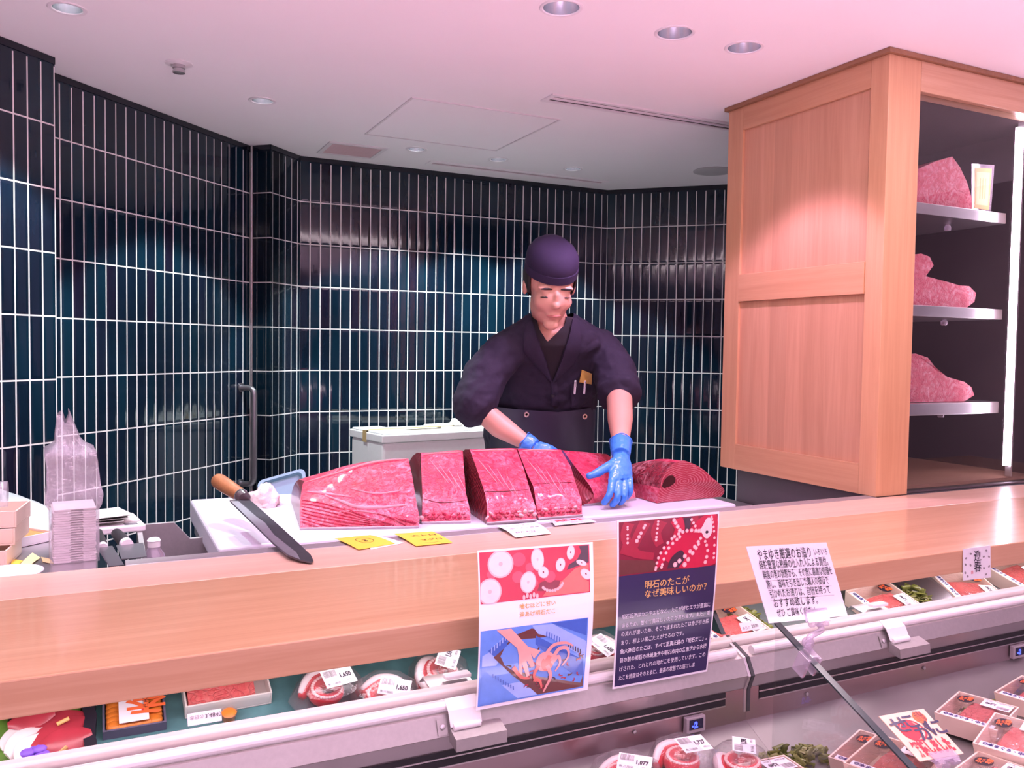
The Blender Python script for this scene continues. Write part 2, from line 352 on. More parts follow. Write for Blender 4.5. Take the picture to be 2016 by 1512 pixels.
class Sheet:
    "a printed sheet: u,v in 0..1 on four corners (bl, br, tr, tl), slightly bowed; prints lie a hair above it"
    def __init__(s, bl, br, tr, tl, bow=0.0):
        s.c = [Vector(p) for p in (bl, br, tr, tl)]; s.bow = bow
        s.U = s.c[1]-s.c[0]; s.V = s.c[3]-s.c[0]; s.n = s.U.cross(s.V).normalized(); s.w = s.U.length; s.h = s.V.length; s.clip = (0, 0, 1, 1)
    def p(s, u, v, lift=0.0):
        a = s.c[0].lerp(s.c[1], u); b = s.c[3].lerp(s.c[2], u)
        return a.lerp(b, v) + s.n*(lift + s.bow*math.sin(math.pi*max(0, min(1, v))))
    def body(s, b, mi=0, thick=.0006, nv=8):
        secs = []
        for i in range(nv+1):
            v = i/nv; secs.append([s.p(0, v), s.p(1, v), s.p(1, v, -thick), s.p(0, v, -thick)])
        return b.loft(secs, mi)
    def rect(s, b, u0, v0, u1, v1, mi, lift=.0003, nv=6):
        vs = []; fs = []
        for i in range(nv+1):
            v = v0+(v1-v0)*i/nv; vs += [s.p(u0, v, lift), s.p(u1, v, lift)]
        for i in range(nv): fs.append((2*i, 2*i+1, 2*i+3, 2*i+2))
        return b.add(vs, fs, mi)
    def cl(s, u, v): c = s.clip; return (max(c[0], min(c[2], u)), max(c[1], min(c[3], v)))
    def poly(s, b, pts, mi, lift=.0006): return b.add([s.p(*s.cl(u, v), lift) for u, v in pts], [list(range(len(pts)))], mi)
    def blob(s, b, u, v, ru, rv, mi, lift=.0006, n=18, rot=0):
        pts = []
        for k in range(n):
            a = 2*math.pi*k/n; x, y = ru*math.cos(a), rv*math.sin(a)
            pts.append((u+x*math.cos(rot)-y*math.sin(rot), v+x*math.sin(rot)+y*math.cos(rot)))
        return s.poly(b, pts, mi, lift)
    def stroke(s, b, pts, w0, w1, mi, lift=.0006):
        "a tapering band along uv points; widths in units of u"
        vs = []; asp = s.w/s.h
        for i, (u, v) in enumerate(pts):
            a = pts[max(i-1, 0)]; c = pts[min(i+1, len(pts)-1)]; dx, dy = (c[0]-a[0]), (c[1]-a[1])/asp; L = math.hypot(dx, dy) or 1
            w = (w0+(w1-w0)*i/(len(pts)-1))/2; nx, ny = -dy/L*w, dx/L*w*asp
            vs += [s.p(*s.cl(u+nx, v+ny), lift), s.p(*s.cl(u-nx, v-ny), lift)]
        return b.add(vs, [(2*i, 2*i+1, 2*i+3, 2*i+2) for i in range(len(pts)-1)], mi)
    def text(s, b, txt, u, v, size, mi, align='LEFT', lift=.0009, bold=0.0, width=None, flip=False, vert=False, rot=0, shear=0):
        vs, fs = glyphs(txt, 1.0, align, bold, shear); k = size/s.w; kv = size/s.h; sx = 1.0
        if width is not None and vs:
            ext = max(p.x for p in vs)-min(p.x for p in vs); sx = width*s.w/(ext*size) if ext else 1
        out = []; c, q = math.cos(rot), math.sin(rot)
        for p in vs:
            x, y = p.x*sx, p.y*(-1 if flip else 1); x, y = x*c-y*q, x*q+y*c
            out.append(s.p(u+x*k, v+y*kv, lift))
        return b.add(out, fs, mi)
def curve_pts(pts, n=8):
    "Catmull-Rom through points"
    P = [Vector(p) if len(p) == 3 else Vector((*p, 0)) for p in pts]; out = []
    for i in range(len(P)-1):
        a, b, c, d = P[max(i-1, 0)], P[i], P[i+1], P[min(i+2, len(P)-1)]
        for k in range(n):
            t = k/n; out.append(.5*((2*b)+(c-a)*t+(2*a-5*b+4*c-d)*t*t+(3*b-a-3*c+d)*t**3))
    out.append(P[-1]); return out
def struct(o): o['kind'] = 'structure'; return o
# ------------------------------------------------------------------ the room
def wall(name, segs, z0=0.0, z1=CEIL, mats='tile'):
    b = B()
    for (A, E, off) in segs:
        A = Vector((*A, 0)); E = Vector((*E, 0)); L = (E-A).length; d = (E-A)/L; nrm = Vector((d.y, -d.x, 0))  # room side
        k = len(b.v)
        b.prism([A+Vector((0, 0, z0)), E+Vector((0, 0, z0)), E+Vector((0, 0, z1)), A+Vector((0, 0, z1))], -nrm*.10)
        for i, (u, z) in enumerate(((0, z0), (L, z0), (L, z1), (0, z1))): b.uv[k+i] = (u+off, z); b.uv[k+4+i] = (u+off, z)
    return struct(b.build(name, mats, origin=(segs[0][0][0], segs[0][0][1], z0)))
S2 = math.sqrt(.5)
def phase(A, px, py):
    "tile offset that puts a joint where the photograph has one on a 45-degree wall"
    p = at(px, py, P=(A[0], A[1], 0), N=(1, -1, 0)); return -(p.xy-Vector(A)).length if (p.x-A[0]) >= 0 else (p.xy-Vector(A)).length
W0, W1 = (-1.40, 1.942), (-.125, 3.217)
W2, W3 = (-.219, 3.311), (.649, 4.179)
W4, W5, W6, W7 = (.728, 4.100), (.903, 4.275), (2.690, 4.275), (3.75, 3.215)
wall('wall_front_left', [(W0, W1, phase(W0, 82.6, 400))])
wall('wall_left', [(W2, W3, phase(W2, 118.6, 400))])
wall('wall_corner', [(W3, W4, .0145), (W4, W5, .034)])
wall('wall_back', [(W5, W6, -.0495)])
wall('wall_right', [(W6, W7, 0)])
gap = B()
for A, E in ((W0, W1), (W2, W3), (W3, W4), (W4, W5), (W5, W6), (W6, W7)):
    A = Vector((*A, 0)); E = Vector((*E, 0)); d = (E-A).normalized(); n = Vector((d.y, -d.x, 0))*.0025
    gap.prism([A+n*.2+Vector((0, 0, 2.412)), E+n*.2+Vector((0, 0, 2.412)), E+n*.2+Vector((0, 0, 2.434)), A+n*.2+Vector((0, 0, 2.434))], n)
struct(gap.build('trim_1', 'cap_tile'))
struct(B().tube([(W3[0]+.004, W3[1]-.012, 0), (W3[0]+.004, W3[1]-.012, CEIL-.002)], .0065, 8).build('trim_2', 'alu', smooth=40))
struct(B().box(-2.6, 4.4, -2.2, 4.8, -.06, 0).build('floor', 'floor'))
ceil = B().box(-2.6, 4.4, -2.2, 4.8, CEIL, CEIL+.14).build('ceiling', 'plaster'); struct(ceil)
holes = B()
for k, (x, y) in DOWN.items(): holes.lathe((x, y, CEIL-.02), [(.0515 if 'pink' in k else .0405, 0), (.0515 if 'pink' in k else .0405, .12)], 32)
hc = holes.build('hole_cutter', 'plaster'); bo = ceil.modifiers.new('holes', 'BOOLEAN'); bo.object = hc; bo.operation = 'DIFFERENCE'; bo.solver = 'EXACT'
bake(ceil, False); bpy.data.objects.remove(hc)
# ------------------------------------------------------------------ ceiling fittings
def emis(name, col, s):
    t = NT(name); return t.set(col, .4, emit=col, es=s)
M['lamp_white'] = emis('downlight_lamp_white', (.95, 1, 1), 60); M['lamp_pink'] = emis('downlight_lamp_pink', (.95, .75, 1), 30)
M['led'] = emis('led_strip_pink_white', (1, .74, .92), 26); M['blue_led'] = emis('blue_digits', (.05, .08, 1), 3)
def downlight(ri, ro, lampm):
    t = thing('downlight', '', 'ceiling light', (0, 0, CEIL))
    B().lathe((0, 0, CEIL), [(ri+.0005, .012), (ri, -.001), (ri+.002, -.003), (ro-.002, -.003), (ro, -.001), (ro, .0)], 40, cap=False).build('trim_ring', 'white', t, smooth=40)
    B().lathe((0, 0, CEIL), [(ri-.0005, 0), (ri*.93, .03), (ri*.75, .07), (ri*.55, .10)], 40, cap=False).build('reflector', 'chrome', t, smooth=60)
    B().lathe((0, 0, CEIL), [(ri*.55, .097), (ri*.55, .101)], 24).build('lamp', lampm, t)
    return t
dlw = downlight(.039, .052, 'lamp_white'); dlp = downlight(.050, .060, 'lamp_pink')
DL = {'near_left': 'small round downlight at the far left of the ceiling above the bagged cartons',
      'left': 'small round downlight between the sprinkler and the square ceiling grille',
      'back_a': 'small bright downlight beside the ceiling grille, first of three along the back wall',
      'back_b': 'small bright downlight in the middle of the three along the back wall',
      'back_c': 'small bright downlight farthest right of the three along the back wall',
      'pink_a': 'large chrome downlight at the top edge of the photo, leftmost of the pink row',
      'pink_b': 'large chrome downlight in the middle of the pink row of three',
      'pink_c': 'large chrome downlight nearest the wooden cabinet in the pink row'}
first = {}
for k, (x, y) in DOWN.items():
    src = dlp if 'pink' in k else dlw
    o = src if src not in first.values() else again(src, (x, y, CEIL))
    first[k] = src; o.location = (x, y, CEIL); o['label'] = DL[k]; o['group'] = 'ceiling downlights'
t = thing('fire_sprinkler', 'small chrome sprinkler head under the ceiling above the left wall', 'sprinkler', (.247, 3.084, CEIL))
B().lathe((.247, 3.084, CEIL), [(.045, 0), (.045, -.002), (.018, -.006), (.018, 0)], 28).build('escutcheon', 'white', t, smooth=40)
B().lathe((.247, 3.084, CEIL), [(.020, -.002), (.021, -.016), (.017, -.018), (.017, -.024), (.020, -.025), (.020, -.031), (.008, -.033)], 24).build('head', 'steel', t, smooth=40)
B().lathe((2.874, 3.544, CEIL), [(.105, 0), (.105, -.004), (.098, -.006), (.02, -.0062)], 40).build('ceiling_speaker', plain('grey_speaker_mesh', (.50, .49, .50), .7), smooth=40, label='flat round grey speaker cover on the ceiling beside the wooden cabinet', cat='speaker')
def ring(b, x0, x1, y0, y1, z0, z1, w, mi=0):
    b.box(x0, x1, y0, y0+w, z0, z1, mi); b.box(x0, x1, y1-w, y1, z0, z1, mi); b.box(x0, x0+w, y0+w, y1-w, z0, z1, mi); b.box(x1-w, x1, y0+w, y1-w, z0, z1, mi)
t = thing('ceiling_hatch', 'large square inspection hatch flush in the middle of the ceiling', 'ceiling hatch', (1.38, 3.38, CEIL))
b = B(); ring(b, 1.06, 1.70, 3.065, 3.69, CEIL-.004, CEIL, .007); b.build('frame', plain('hatch_frame', (.76, .73, .75), .5), t)
B().box(1.070, 1.690, 3.075, 3.68, CEIL-.0022, CEIL).build('hatch_panel', 'plaster', t)
t = thing('ceiling_grille', 'square louvred air grille in the ceiling beside the left corner', 'air vent', (1.095, 4.03, CEIL))
b = B(); ring(b, .955, 1.235, 3.90, 4.155, CEIL-.006, CEIL, .022); b.build('frame', 'white', t, bevel=.002)
b = B().box(.977, 1.213, 3.922, 4.133, CEIL-.001, CEIL)
for i in range(17): b.box(.977, 1.213, 3.925+i*.0123, 3.931+i*.0123, CEIL-.004, CEIL-.001)
b.build('louvres', plain('pinkish_vent_blades', (.70, .56, .57), .5), t)
t = thing('slot_diffuser', 'long two-slot air diffuser in the ceiling running behind the wooden cabinet', 'air vent', (2.05, 2.82, CEIL))
b = B(); ring(b, 1.50, 2.62, 2.772, 2.868, CEIL-.006, CEIL, .020); b.box(1.52, 2.60, 2.815, 2.825, CEIL-.006, CEIL); b.build('frame', 'white', t, bevel=.001)
for y in (2.795, 2.842): B().box(1.52, 2.60, y-.017, y+.014, CEIL-.0015, CEIL-.0002).build('slot', 'black', t)
t = thing('linear_ceiling_trim', 'narrow recessed strip fitting in the ceiling along the back wall', 'ceiling strip', (2.03, 4.09, CEIL))
b = B(); ring(b, 1.505, 2.56, 4.052, 4.135, CEIL-.004, CEIL, .022); b.build('frame', 'plaster', t)
B().box(1.527, 2.538, 4.074, 4.113, CEIL-.001, CEIL-.0002).build('strip', plain('pinkish_strip', (.56, .46, .49), .5), t)
# door pull on the left wall
n = Vector((S2, -S2, 0)); pb = at(474, 762, P=(.649, 4.179, 0), N=(1, -1, 0)); pz0, pz1 = .845, 1.298; q = Vector((pb.x, pb.y, 0))
path = [q+Vector((0, 0, pz1))+n*.002, q+Vector((0, 0, pz1))+n*.045] + [q+n*(.045+.03*math.sin(a))+Vector((0, 0, pz1-.03+.03*math.cos(a))) for a in (.5, 1.0, 1.57)]
path += [q+n*(.045+.03*math.sin(a))+Vector((0, 0, pz0+.03-.03*math.cos(a))) for a in (1.57, 1.0, .5)] + [q+Vector((0, 0, pz0))+n*.045, q+Vector((0, 0, pz0))+n*.002]
t = thing('pull_handle', 'tall bent steel bar handle fixed to the dark tiles at the left corner', 'handle', q+Vector((0, 0, pz0)))
B().tube(path, .0135, 14).build('bar', 'steel_dark', t, smooth=60)
for z in (pz0, pz1): B().tube([q+n*.0005+Vector((0, 0, z)), q+n*.006+Vector((0, 0, z))], .021, 18).build('flange', 'steel_dark', t, smooth=40)

# ------------------------------------------------------------------ counter
CT = 1.05
t = thing('wooden_counter', 'long solid cypress counter running across the whole front of the stall', 'counter', (1.0, 1.58, 0))
B().box(-1.38, 3.5, 1.287, 1.695, .997, CT).build('front_board', 'wood_x', t, bevel=.0025)
B().box(-1.38, 3.5, 1.6955, 1.868, .997, CT).build('pink_lit_band', 'wood_pink_lit', t, bevel=.0025)  # same counter top; paler colour paints the band under pink light
B().box(-1.38, 3.5, 1.74, 1.84, 0, .997).build('base_panel', 'steel_dark', t)
# ------------------------------------------------------------------ workbench, sink and steel ledge behind the counter
t = thing('steel_workbench', 'stainless steel workbench with a sink behind the wooden counter', 'workbench', (.8, 2.4, 0))
B().box(.275, 2.19, 1.96, 2.885, .89, .93).box(.40, .95, 2.885, 2.97, .89, .93).build('top', 'steel', t)
B().box(-.545, -.005, 1.90, 2.78, .955, .995).build('side_top', 'steel', t, bevel=.002)
B().box(.047, 2.19, 1.8685, 1.915, .90, 1.05).build('ledge', 'steel_dull', t, bevel=.0015)
B().box(.0, .275, 1.93, 2.6, .70, .72).build('sink_floor', 'steel_dark', t)
z0 = .72; Ys = 2.52
tl, tr, sl, fr = at(278, 1033, Y=Ys), at(342, 1028, Y=Ys), at(374, 1060, Y=Ys), at(418, 1056, Y=Ys)
B().prism([(tl.x, Ys, z0), (fr.x+.03, Ys, z0), (fr.x+.03, Ys, fr.z), (sl.x, Ys, sl.z), (tr.x, Ys, tr.z), (tl.x, Ys, tl.z)], (0, .012, 0)).build('splash_panel', 'steel_dull', t, bevel=.001)
B().prism([(tl.x, Ys, z0), (tl.x, Ys, tl.z), (tl.x, 2.02, tl.z-.05), (tl.x, 1.95, .99), (tl.x, 1.95, z0)], (-.012, 0, 0)).build('splash_side', 'steel_dull', t)
for x in (-.51, 2.1):
    for y in (1.98, 2.7): B().box(x-.02, x+.02, y-.02, y+.02, 0, .955 if x < 0 else .89).build('leg', 'steel', t)
BD = 1.0
B().box(.262, 1.885, 2.165, 2.885, .93, BD).build('cutting_board', 'board', bevel=.010, label='thick white cutting board under the tuna pieces', cat='cutting board', seg=3)
b = B().box(1.10, 1.99, 3.60, 4.20, .66, .70)
for x in (1.13, 1.96):
    for y in (3.64, 4.16): b.box(x-.02, x+.02, y-.02, y+.02, 0, .66)
b.build('steel_table', 'steel', label='steel table against the back wall under the white foam box', cat='table')
# ------------------------------------------------------------------ wooden display cabinet on the right
CX, CY0, CY1, CZ0, CZ1, XR = 2.185, 1.873, 2.612, CT+.0005, 2.42, 3.16
t = thing('display_cabinet', 'tall pale wooden glass-fronted cabinet standing on the right of the counter', 'cabinet', (2.6, 2.2, CZ0))
B().box(CX, 2.327, CY0, 1.942, CZ0, CZ1).build('corner_post', 'wood_z', t, bevel=.002)
B().box(CX, 2.225, 2.530, CY1, CZ0, CZ1).build('stile', 'wood_z', t, bevel=.001)
for z0, z1 in ((CZ0, 1.147), (2.333, CZ1)): B().box(CX+.0005, 2.215, 1.9425, 2.5295, z0, z1).build('rail', 'wood_y', t, bevel=.001)
B().box(CX-.004, 2.215, 1.9425, 2.5295, 1.689, 1.791).build('middle_rail', 'wood_y', t, bevel=.001)
for z0, z1 in ((1.1475, 1.6885), (1.7915, 2.3325)): B().box(CX+.010, 2.210, 1.9425, 2.5295, z0, z1).build('side_panel', 'wood_panel', t)
B().box(2.3275, XR, CY0, 1.942, 2.325, CZ1).build('top_rail', 'wood_x', t, bevel=.002)
B().box(3.085, XR, CY0, 1.942, CZ0, 2.3245).build('right_post', 'wood_z', t, bevel=.002)
B().box(CX-.014, XR, CY0-.012, CY1+.01, CZ1, CEIL-.001).build('top_trim', 'wood_trim', t)
M['back_mirror'] = plain('dark_bronze_mirror', (.20, .14, .155), .16, .6, vary=.1)
M['inner'] = plain('dark_inner_panel', (.10, .075, .08), .25, .5)
B().box(2.226, XR, 2.50, 2.53, CZ0, CZ1).build('back_panel', 'back_mirror', t)
B().box(2.2265, 2.236, 1.9425, 2.499, CZ0+.001, 2.33).build('inner_side', 'inner', t)
B().box(3.09, 3.10, 1.9425, 2.499, CZ0+.001, 2.33).build('inner_side', 'inner', t)
B().box(2.2365, 3.089, 1.9425, 2.499, 2.325, 2.335).build('inner_top', 'inner', t)
B().box(2.2365, 3.089, 1.9425, 2.499, CZ0+.001, CZ0+.012).build('inner_floor', plain('brown_inner_floor', (.30, .17, .12), .3), t)
B().box(2.3275, 3.0845, 1.893, 1.897, CZ0+.006, 2.3245).build('glass_pane', 'glass', t)
B().box(2.3275, 3.0845, 1.887, 1.903, CZ0, CZ0+.0055).build('glass_channel', 'steel_dark', t)
SH = ((1.975, 2.013), (1.629, 1.667), (1.289, 1.331))
for z0, z1 in SH:
    s = B().box(2.245, 2.952, 2.0, 2.44, z0, z1).build('shelf', 'steel', t, bevel=.002)
    for x in (2.52, 2.80): B().lathe((x, 2.12, z0-.022), [(.009, 0), (.012, .004), (.012, .014), (.006, .022)], 14).build('shelf_stud', 'acrylic', s, smooth=40)
B().box(2.920, 2.940, 1.942, 1.956, 1.105, 2.305).build('led_strip', 'led', t)
B().box(2.9405, 2.948, 1.938, 1.960, 1.066, 2.3245).build('led_channel', 'alu', t)
b = B().box(2.20, 3.25, 1.8685, 2.53, 0, CT-.001); b.build('cabinet_base', plain('dark_grey_laminate', (.085, .075, .085), .45), label='dark grey base block under the wooden display cabinet', cat='cabinet base', bevel=.002)
# ------------------------------------------------------------------ tuna pieces on the board
def resample(pts, n):
    P = [Vector((*p, 0)) for p in pts]; L = [0]
    for i in range(len(P)-1): L.append(L[-1]+(P[i+1]-P[i]).length)
    out = []
    for k in range(n+1):
        s = L[-1]*k/n; i = 0
        while i < len(P)-2 and L[i+1] < s: i += 1
        f = (s-L[i])/max(1e-9, L[i+1]-L[i]); out.append(P[i].lerp(P[i+1], f))
    return out
def tuna_block(label, left, right, depth_top, rearward, bumps=True, rows=22, cols=26, seed=0, lipn=.012, bottom_mid=None, top_mid=None, cutmat='cut', dpow=1.5):
    "a cut loin: sloping front of flesh, ridge, rounded back, flat underside with skin, cut faces at both ends"
    Lp, Rp = resample(left, rows), resample(right, rows); yl = at(*left[0], Z=BD).y; yr = at(*right[0], Z=BD).y
    b = B(); nb = 7; grid = []
    for i in range(rows+1):
        t = i/rows; row = []
        for j in range(cols+1):
            u = j/cols; px = Lp[i].lerp(Rp[i], u)
            if bottom_mid: px.y += bottom_mid*math.sin(math.pi*u)*(1-t)**2
            if top_mid: px.y += top_mid*math.sin(math.pi*u)*t**3
            y0 = yl+(yr-yl)*u; Y = y0 + depth_top*t**dpow
            p = at(px.x, px.y, Y=Y)
            if i == 0: p = Vector((p.x, p.y, BD+.0015))
            q = Vector((p.x*9+seed, p.y*9, p.z*9)); d = noise.noise(q)*.006 + noise.noise(q*3.1)*.003
            if bumps and t < .2: d += lipn*.6*max(0, noise.noise(Vector((p.x*38+seed, t*7, 3))))
            edge = min(1, min(u, 1-u)*12)
            p = p + Vector((0, -1, .3))*d*edge*min(1, i/2)
            row.append(p)
        grid.append(row)
    top = grid[-1]
    for k in range(1, nb+1):
        a = k/nb; row = []
        for j in range(cols+1):
            p = top[j]; bot = Vector((p.x, p.y+rearward, BD+.0015)); f = math.sin(a*math.pi/2)
            row.append(Vector((p.x, p.y+rearward*f, p.z+(bot.z-p.z)*(1-math.cos(a*math.pi/2)) + .004*noise.noise(Vector((p.x*12, a*4, seed))))))
        grid.append(row)
    n = cols+1; k0 = len(b.v)
    for row in grid: b.v += row
    for i in range(len(grid)-1):
        for j in range(cols):
            b.f.append([k0+i*n+j, k0+i*n+j+1, k0+(i+1)*n+j+1, k0+(i+1)*n+j])
            tt = (i+.5)/rows + .16*noise.noise(Vector((j*.22+seed, i*.25, 1)))
            b.m.append(1 if tt < .40 else 0)
    # underside and the two cut ends
    b.f.append([k0+j for j in range(n)] + [k0+(len(grid)-1)*n+j for j in reversed(range(n))]); b.m.append(3)
    for col, flip in ((0, 1), (cols, 0)):
        loop = [k0+i*n+col for i in range(len(grid))]; c = Vector((0, 0, 0))
        for i in loop: c += b.v[i]
        c /= len(loop); kc = len(b.v); b.v.append(c)
        for i in range(len(loop)):
            b.f.append([loop[i], loop[(i+1) % len(loop)], kc]); b.m.append(4)
    o = b.build('tuna_block', ['tuna_red', 'tuna_pale', 'fat', 'skin', cutmat], smooth=38, label=label, cat='tuna', group='cut tuna pieces on the cutting board')
    # skin along the lower front edge, a strip of its own
    sk = B(); secs = []
    for j in range(cols+1):
        p = grid[0][j]; secs.append([p+Vector((0, -.002, -.001)), p+Vector((0, -.003, .003)), p+Vector((0, -.0005, .006)), p+Vector((0, .006, .002)), p+Vector((0, .006, -.001))])
    sk.loft(secs).build('skin', 'skin', o, smooth=60)
    if bumps and seed != 1:
        st = B(); rr = random.Random(seed); k = 0
        u = .03
        while u < .97:
            row = grid[2+(k % 2)]; j = min(cols, int(u*cols)); p = row[j]+Vector((0, -.001, 0)); r = rr.uniform(.005, .009)
            st.ball(p, (r*rr.uniform(.8, 1.5), r*.6, r*rr.uniform(.5, 1.0)), 6, rr.choice((0, 0, 1)), rot=Matrix.Rotation(rr.uniform(-.8, .8), 3, 'Y')); u += r*1.25/max(.05, (grid[0][-1]-grid[0][0]).length); k += 1
        st.build('rib_stubs', ['tuna_red', 'fat'], o, smooth=80)
    return o, grid
tb = {}
tb[1] = tuna_block('big tapering tuna chunk at the left end of the row, beside the pink towel',
    [(591, 1044), (590, 1010), (591, 985), (596, 952), (600, 947)], [(824, 1040), (826, 1020), (819, 985), (812, 940), (804, 903)], .23, .20, seed=1, top_mid=-9, bottom_mid=6, cols=40)
tb[2] = tuna_block('narrow upright tuna slab, second from the left, with a gap on either side',
    [(830, 1032), (832, 980), (829, 919), (829, 892)], [(926, 1030), (926, 1008), (917, 969), (913, 919), (911, 887)], .24, .17, seed=5)
tb[3] = tuna_block('broad tuna slab with a wide dark cut face on its left, mid row',
    [(959, 1033), (959, 994), (954, 969), (939, 924), (925, 885)], [(1056, 1026), (1056, 1003), (1045, 969), (1030, 919), (1016, 883)], .25, .17, seed=9)
tb[4] = tuna_block('tuna slab with a knife scored line across it, left of the gloved hand',
    [(1060, 1024), (1058, 1014), (1051, 960), (1037, 931), (1019, 884)], [(1146, 1017), (1145, 985), (1133, 950), (1124, 919), (1104, 885)], .25, .17, seed=14)
tb[5] = tuna_block('tuna slab gripped by the blue gloved hand, its cut end showing',
    [(1150, 997), (1171, 977), (1162, 957), (1131, 917), (1109, 887)], [(1252, 985), (1250, 970), (1240, 945), (1220, 915), (1195, 894)], .24, .17, seed=21, bumps=False)
from mathutils.bvhtree import BVHTree
def drape(o, name, m, lines, r, lift=.0012, n=8):
    "strands lying on a block's surface, following pixel lines"
    L = wloc(o); bv = BVHTree.FromPolygons([v.co+L for v in o.data.vertices], [list(p.vertices) for p in o.data.polygons]); b = B()
    for i, ln in enumerate(lines):
        pts = []
        for q in curve_pts(ln, n):
            d = (at(q.x, q.y, Y=9)-CAM).normalized(); h = bv.ray_cast(CAM, d)
            if h[0] is not None and (not pts or (h[0]-pts[-1]).length < .06): pts.append(h[0]-d*lift)
        if len(pts) > 3:
            k = len(pts); rr = r[i % len(r)]; b.tube(pts, [rr*(.35+.65*math.sin(math.pi*(j+.5)/k))*(1+.35*noise.noise(pts[j]*90)) for j in range(k)], 8, flat=.45, up=(0, -.6, 1))
    if b.v: b.build(name, m, o, smooth=80)
o = tb[1][0]
drape(o, 'fascia', plain('pale_pink_fascia', (.80, .46, .55), .3, vary=.2, scale=60, bump=.3), [((640, 975), (672, 988), (700, 998), (740, 1000), (800, 994)), ((605, 968), (640, 972), (690, 978)), ((690, 962), (740, 972), (790, 966)), ((660, 1010), (700, 1006), (750, 1012))], (.008, .005, .004, .004))
drape(o, 'muscle_folds', 'tuna_pale', [((594, 985+6*k), (630, 990+7*k), (680, 1004+6*k), (730, 1020+3.4*k), (770, 1030+1.8*k)) for k in range(8)], (.0035, .0045, .003))
drape(o, 'torn_fibres', 'tuna_red', [((676, 1000), (720, 1018), (776, 1034)), ((740, 1010), (775, 1022), (800, 1036)), ((780, 1020), (800, 1026), (820, 1030))], (.006, .004))
drape(o, 'pale_rim', 'fat', [((600, 950), (632, 941), (672, 929), (700, 920), (730, 912), (770, 906), (800, 904))], (.006,))
for k, ln, rim in ((3, ((952, 967), (985, 968), (1015, 966), (1047, 963)), ((928, 888), (960, 887), (1012, 886))), (4, ((1052, 953), (1085, 951), (1110, 950), (1133, 949)), ((1024, 888), (1060, 886), (1100, 888))), (2, ((834, 982), (870, 990), (921, 985)), ((832, 895), (870, 892), (908, 890)))):
    drape(tb[k][0], 'score_line', 'tuna_dark', [ln], (.0016,), .0004); drape(tb[k][0], 'pale_rim', 'fat', [rim], (.004,))
    x0, x1 = rim[0][0], rim[2][0]
    drape(tb[k][0], 'fascia', plain('pale_pink_fascia', (.80, .44, .54), .3, vary=.2, scale=60, bump=.3), [((x0+14+q*18, 905+q*9), (x0+34+q*16, 930+q*10), (x0+52+q*14, 952+q*9)) for q in range(4)], (.0028, .002))
# the quarter with the ringed cut face
sec = [(1293.7, 991.5), (1296, 975), (1299, 961), (1305, 939), (1319, 919), (1332, 910.6), (1347.7, 907), (1373, 917), (1389, 928), (1403, 941), (1414, 950), (1423.5, 960), (1426, 968), (1421, 976), (1412, 981), (1370, 984.5), (1330, 988)]
SUB = 3; sec = [(p.x, p.y) for p in curve_pts(sec+[sec[0]], SUB)][:-1]; NS = len(sec)
Yq = at(1293.7, 991.5, Z=BD).y; front = [at(x, y, Y=Yq+.02*min(1, max(0, i/SUB-10)/2) if i/SUB <= 14 else Yq+.02*max(0, (17-i/SUB)/3)) for i, (x, y) in enumerate(sec)]
for p in front: p.z = max(p.z, BD+.0015)
for i in range(NS):
    if i/SUB >= 14 or i == 0: front[i].z = BD+.0015
b = B(); layers = [front]; cxm = sum(p.x for p in front)/len(front)
for k in range(1, 17):
    a = k/16; s = 1-.55*a**2
    layers.append([Vector((cxm-.02*a+(p.x-cxm)*(1-.25*a*a) + .01*noise.noise(p*30+Vector((0, a*5, 0))), p.y+.34*a, BD+.0015+(p.z-BD-.0015)*s + .003*noise.noise(p*25+Vector((a*6, 0, 0)))*(p.z > BD+.01))) for p in front])
k0 = len(b.v); n = len(front)
for L in layers: b.v += L
for a in range(16):
    for i in range(n):
        j = (i+1) % n; b.f.append([k0+a*n+i, k0+a*n+j, k0+(a+1)*n+j, k0+(a+1)*n+i])
        b.m.append(3 if i/SUB >= 13.5 else (1 if i/SUB < 2 else (4 if i/SUB < 5 else 0)))
cc = at(1342, 948, Y=Yq); kc = len(b.v); b.v.append(cc)
for i in range(n): b.f.append([k0+i, k0+(i+1) % n, kc]); b.m.append(5)
b.f.append([k0+16*n+i for i in range(n)]); b.m.append(0)
org = Vector((cc.x, cc.y, BD))
M['ring_cut'] = rings('tuna_ringed_cut', (.44, .05, .085), (.68, .24, .28), (.012, 0, cc.z-BD), 46, (.55, .2, 1.15), dist=3.0)
q = b.build('tuna_quarter', ['tuna_red', 'tuna_pale', 'fat', 'skin', 'spine', 'ring_cut'], smooth=40, origin=org, label='tuna quarter with a ringed cut face beside the wooden cabinet, right of the gloved hand', cat='tuna', group='cut tuna pieces on the cutting board')
dk = B(); pts = [(1303, 958), (1308, 945), (1316, 937), (1325, 936), (1330, 942), (1329, 950), (1320, 957), (1308, 961)]
dk.prism([at(x, y, Y=Yq-.0012) for x, y in pts], (0, .004, 0)).build('bloodline', 'tuna_dark', q, smooth=40)
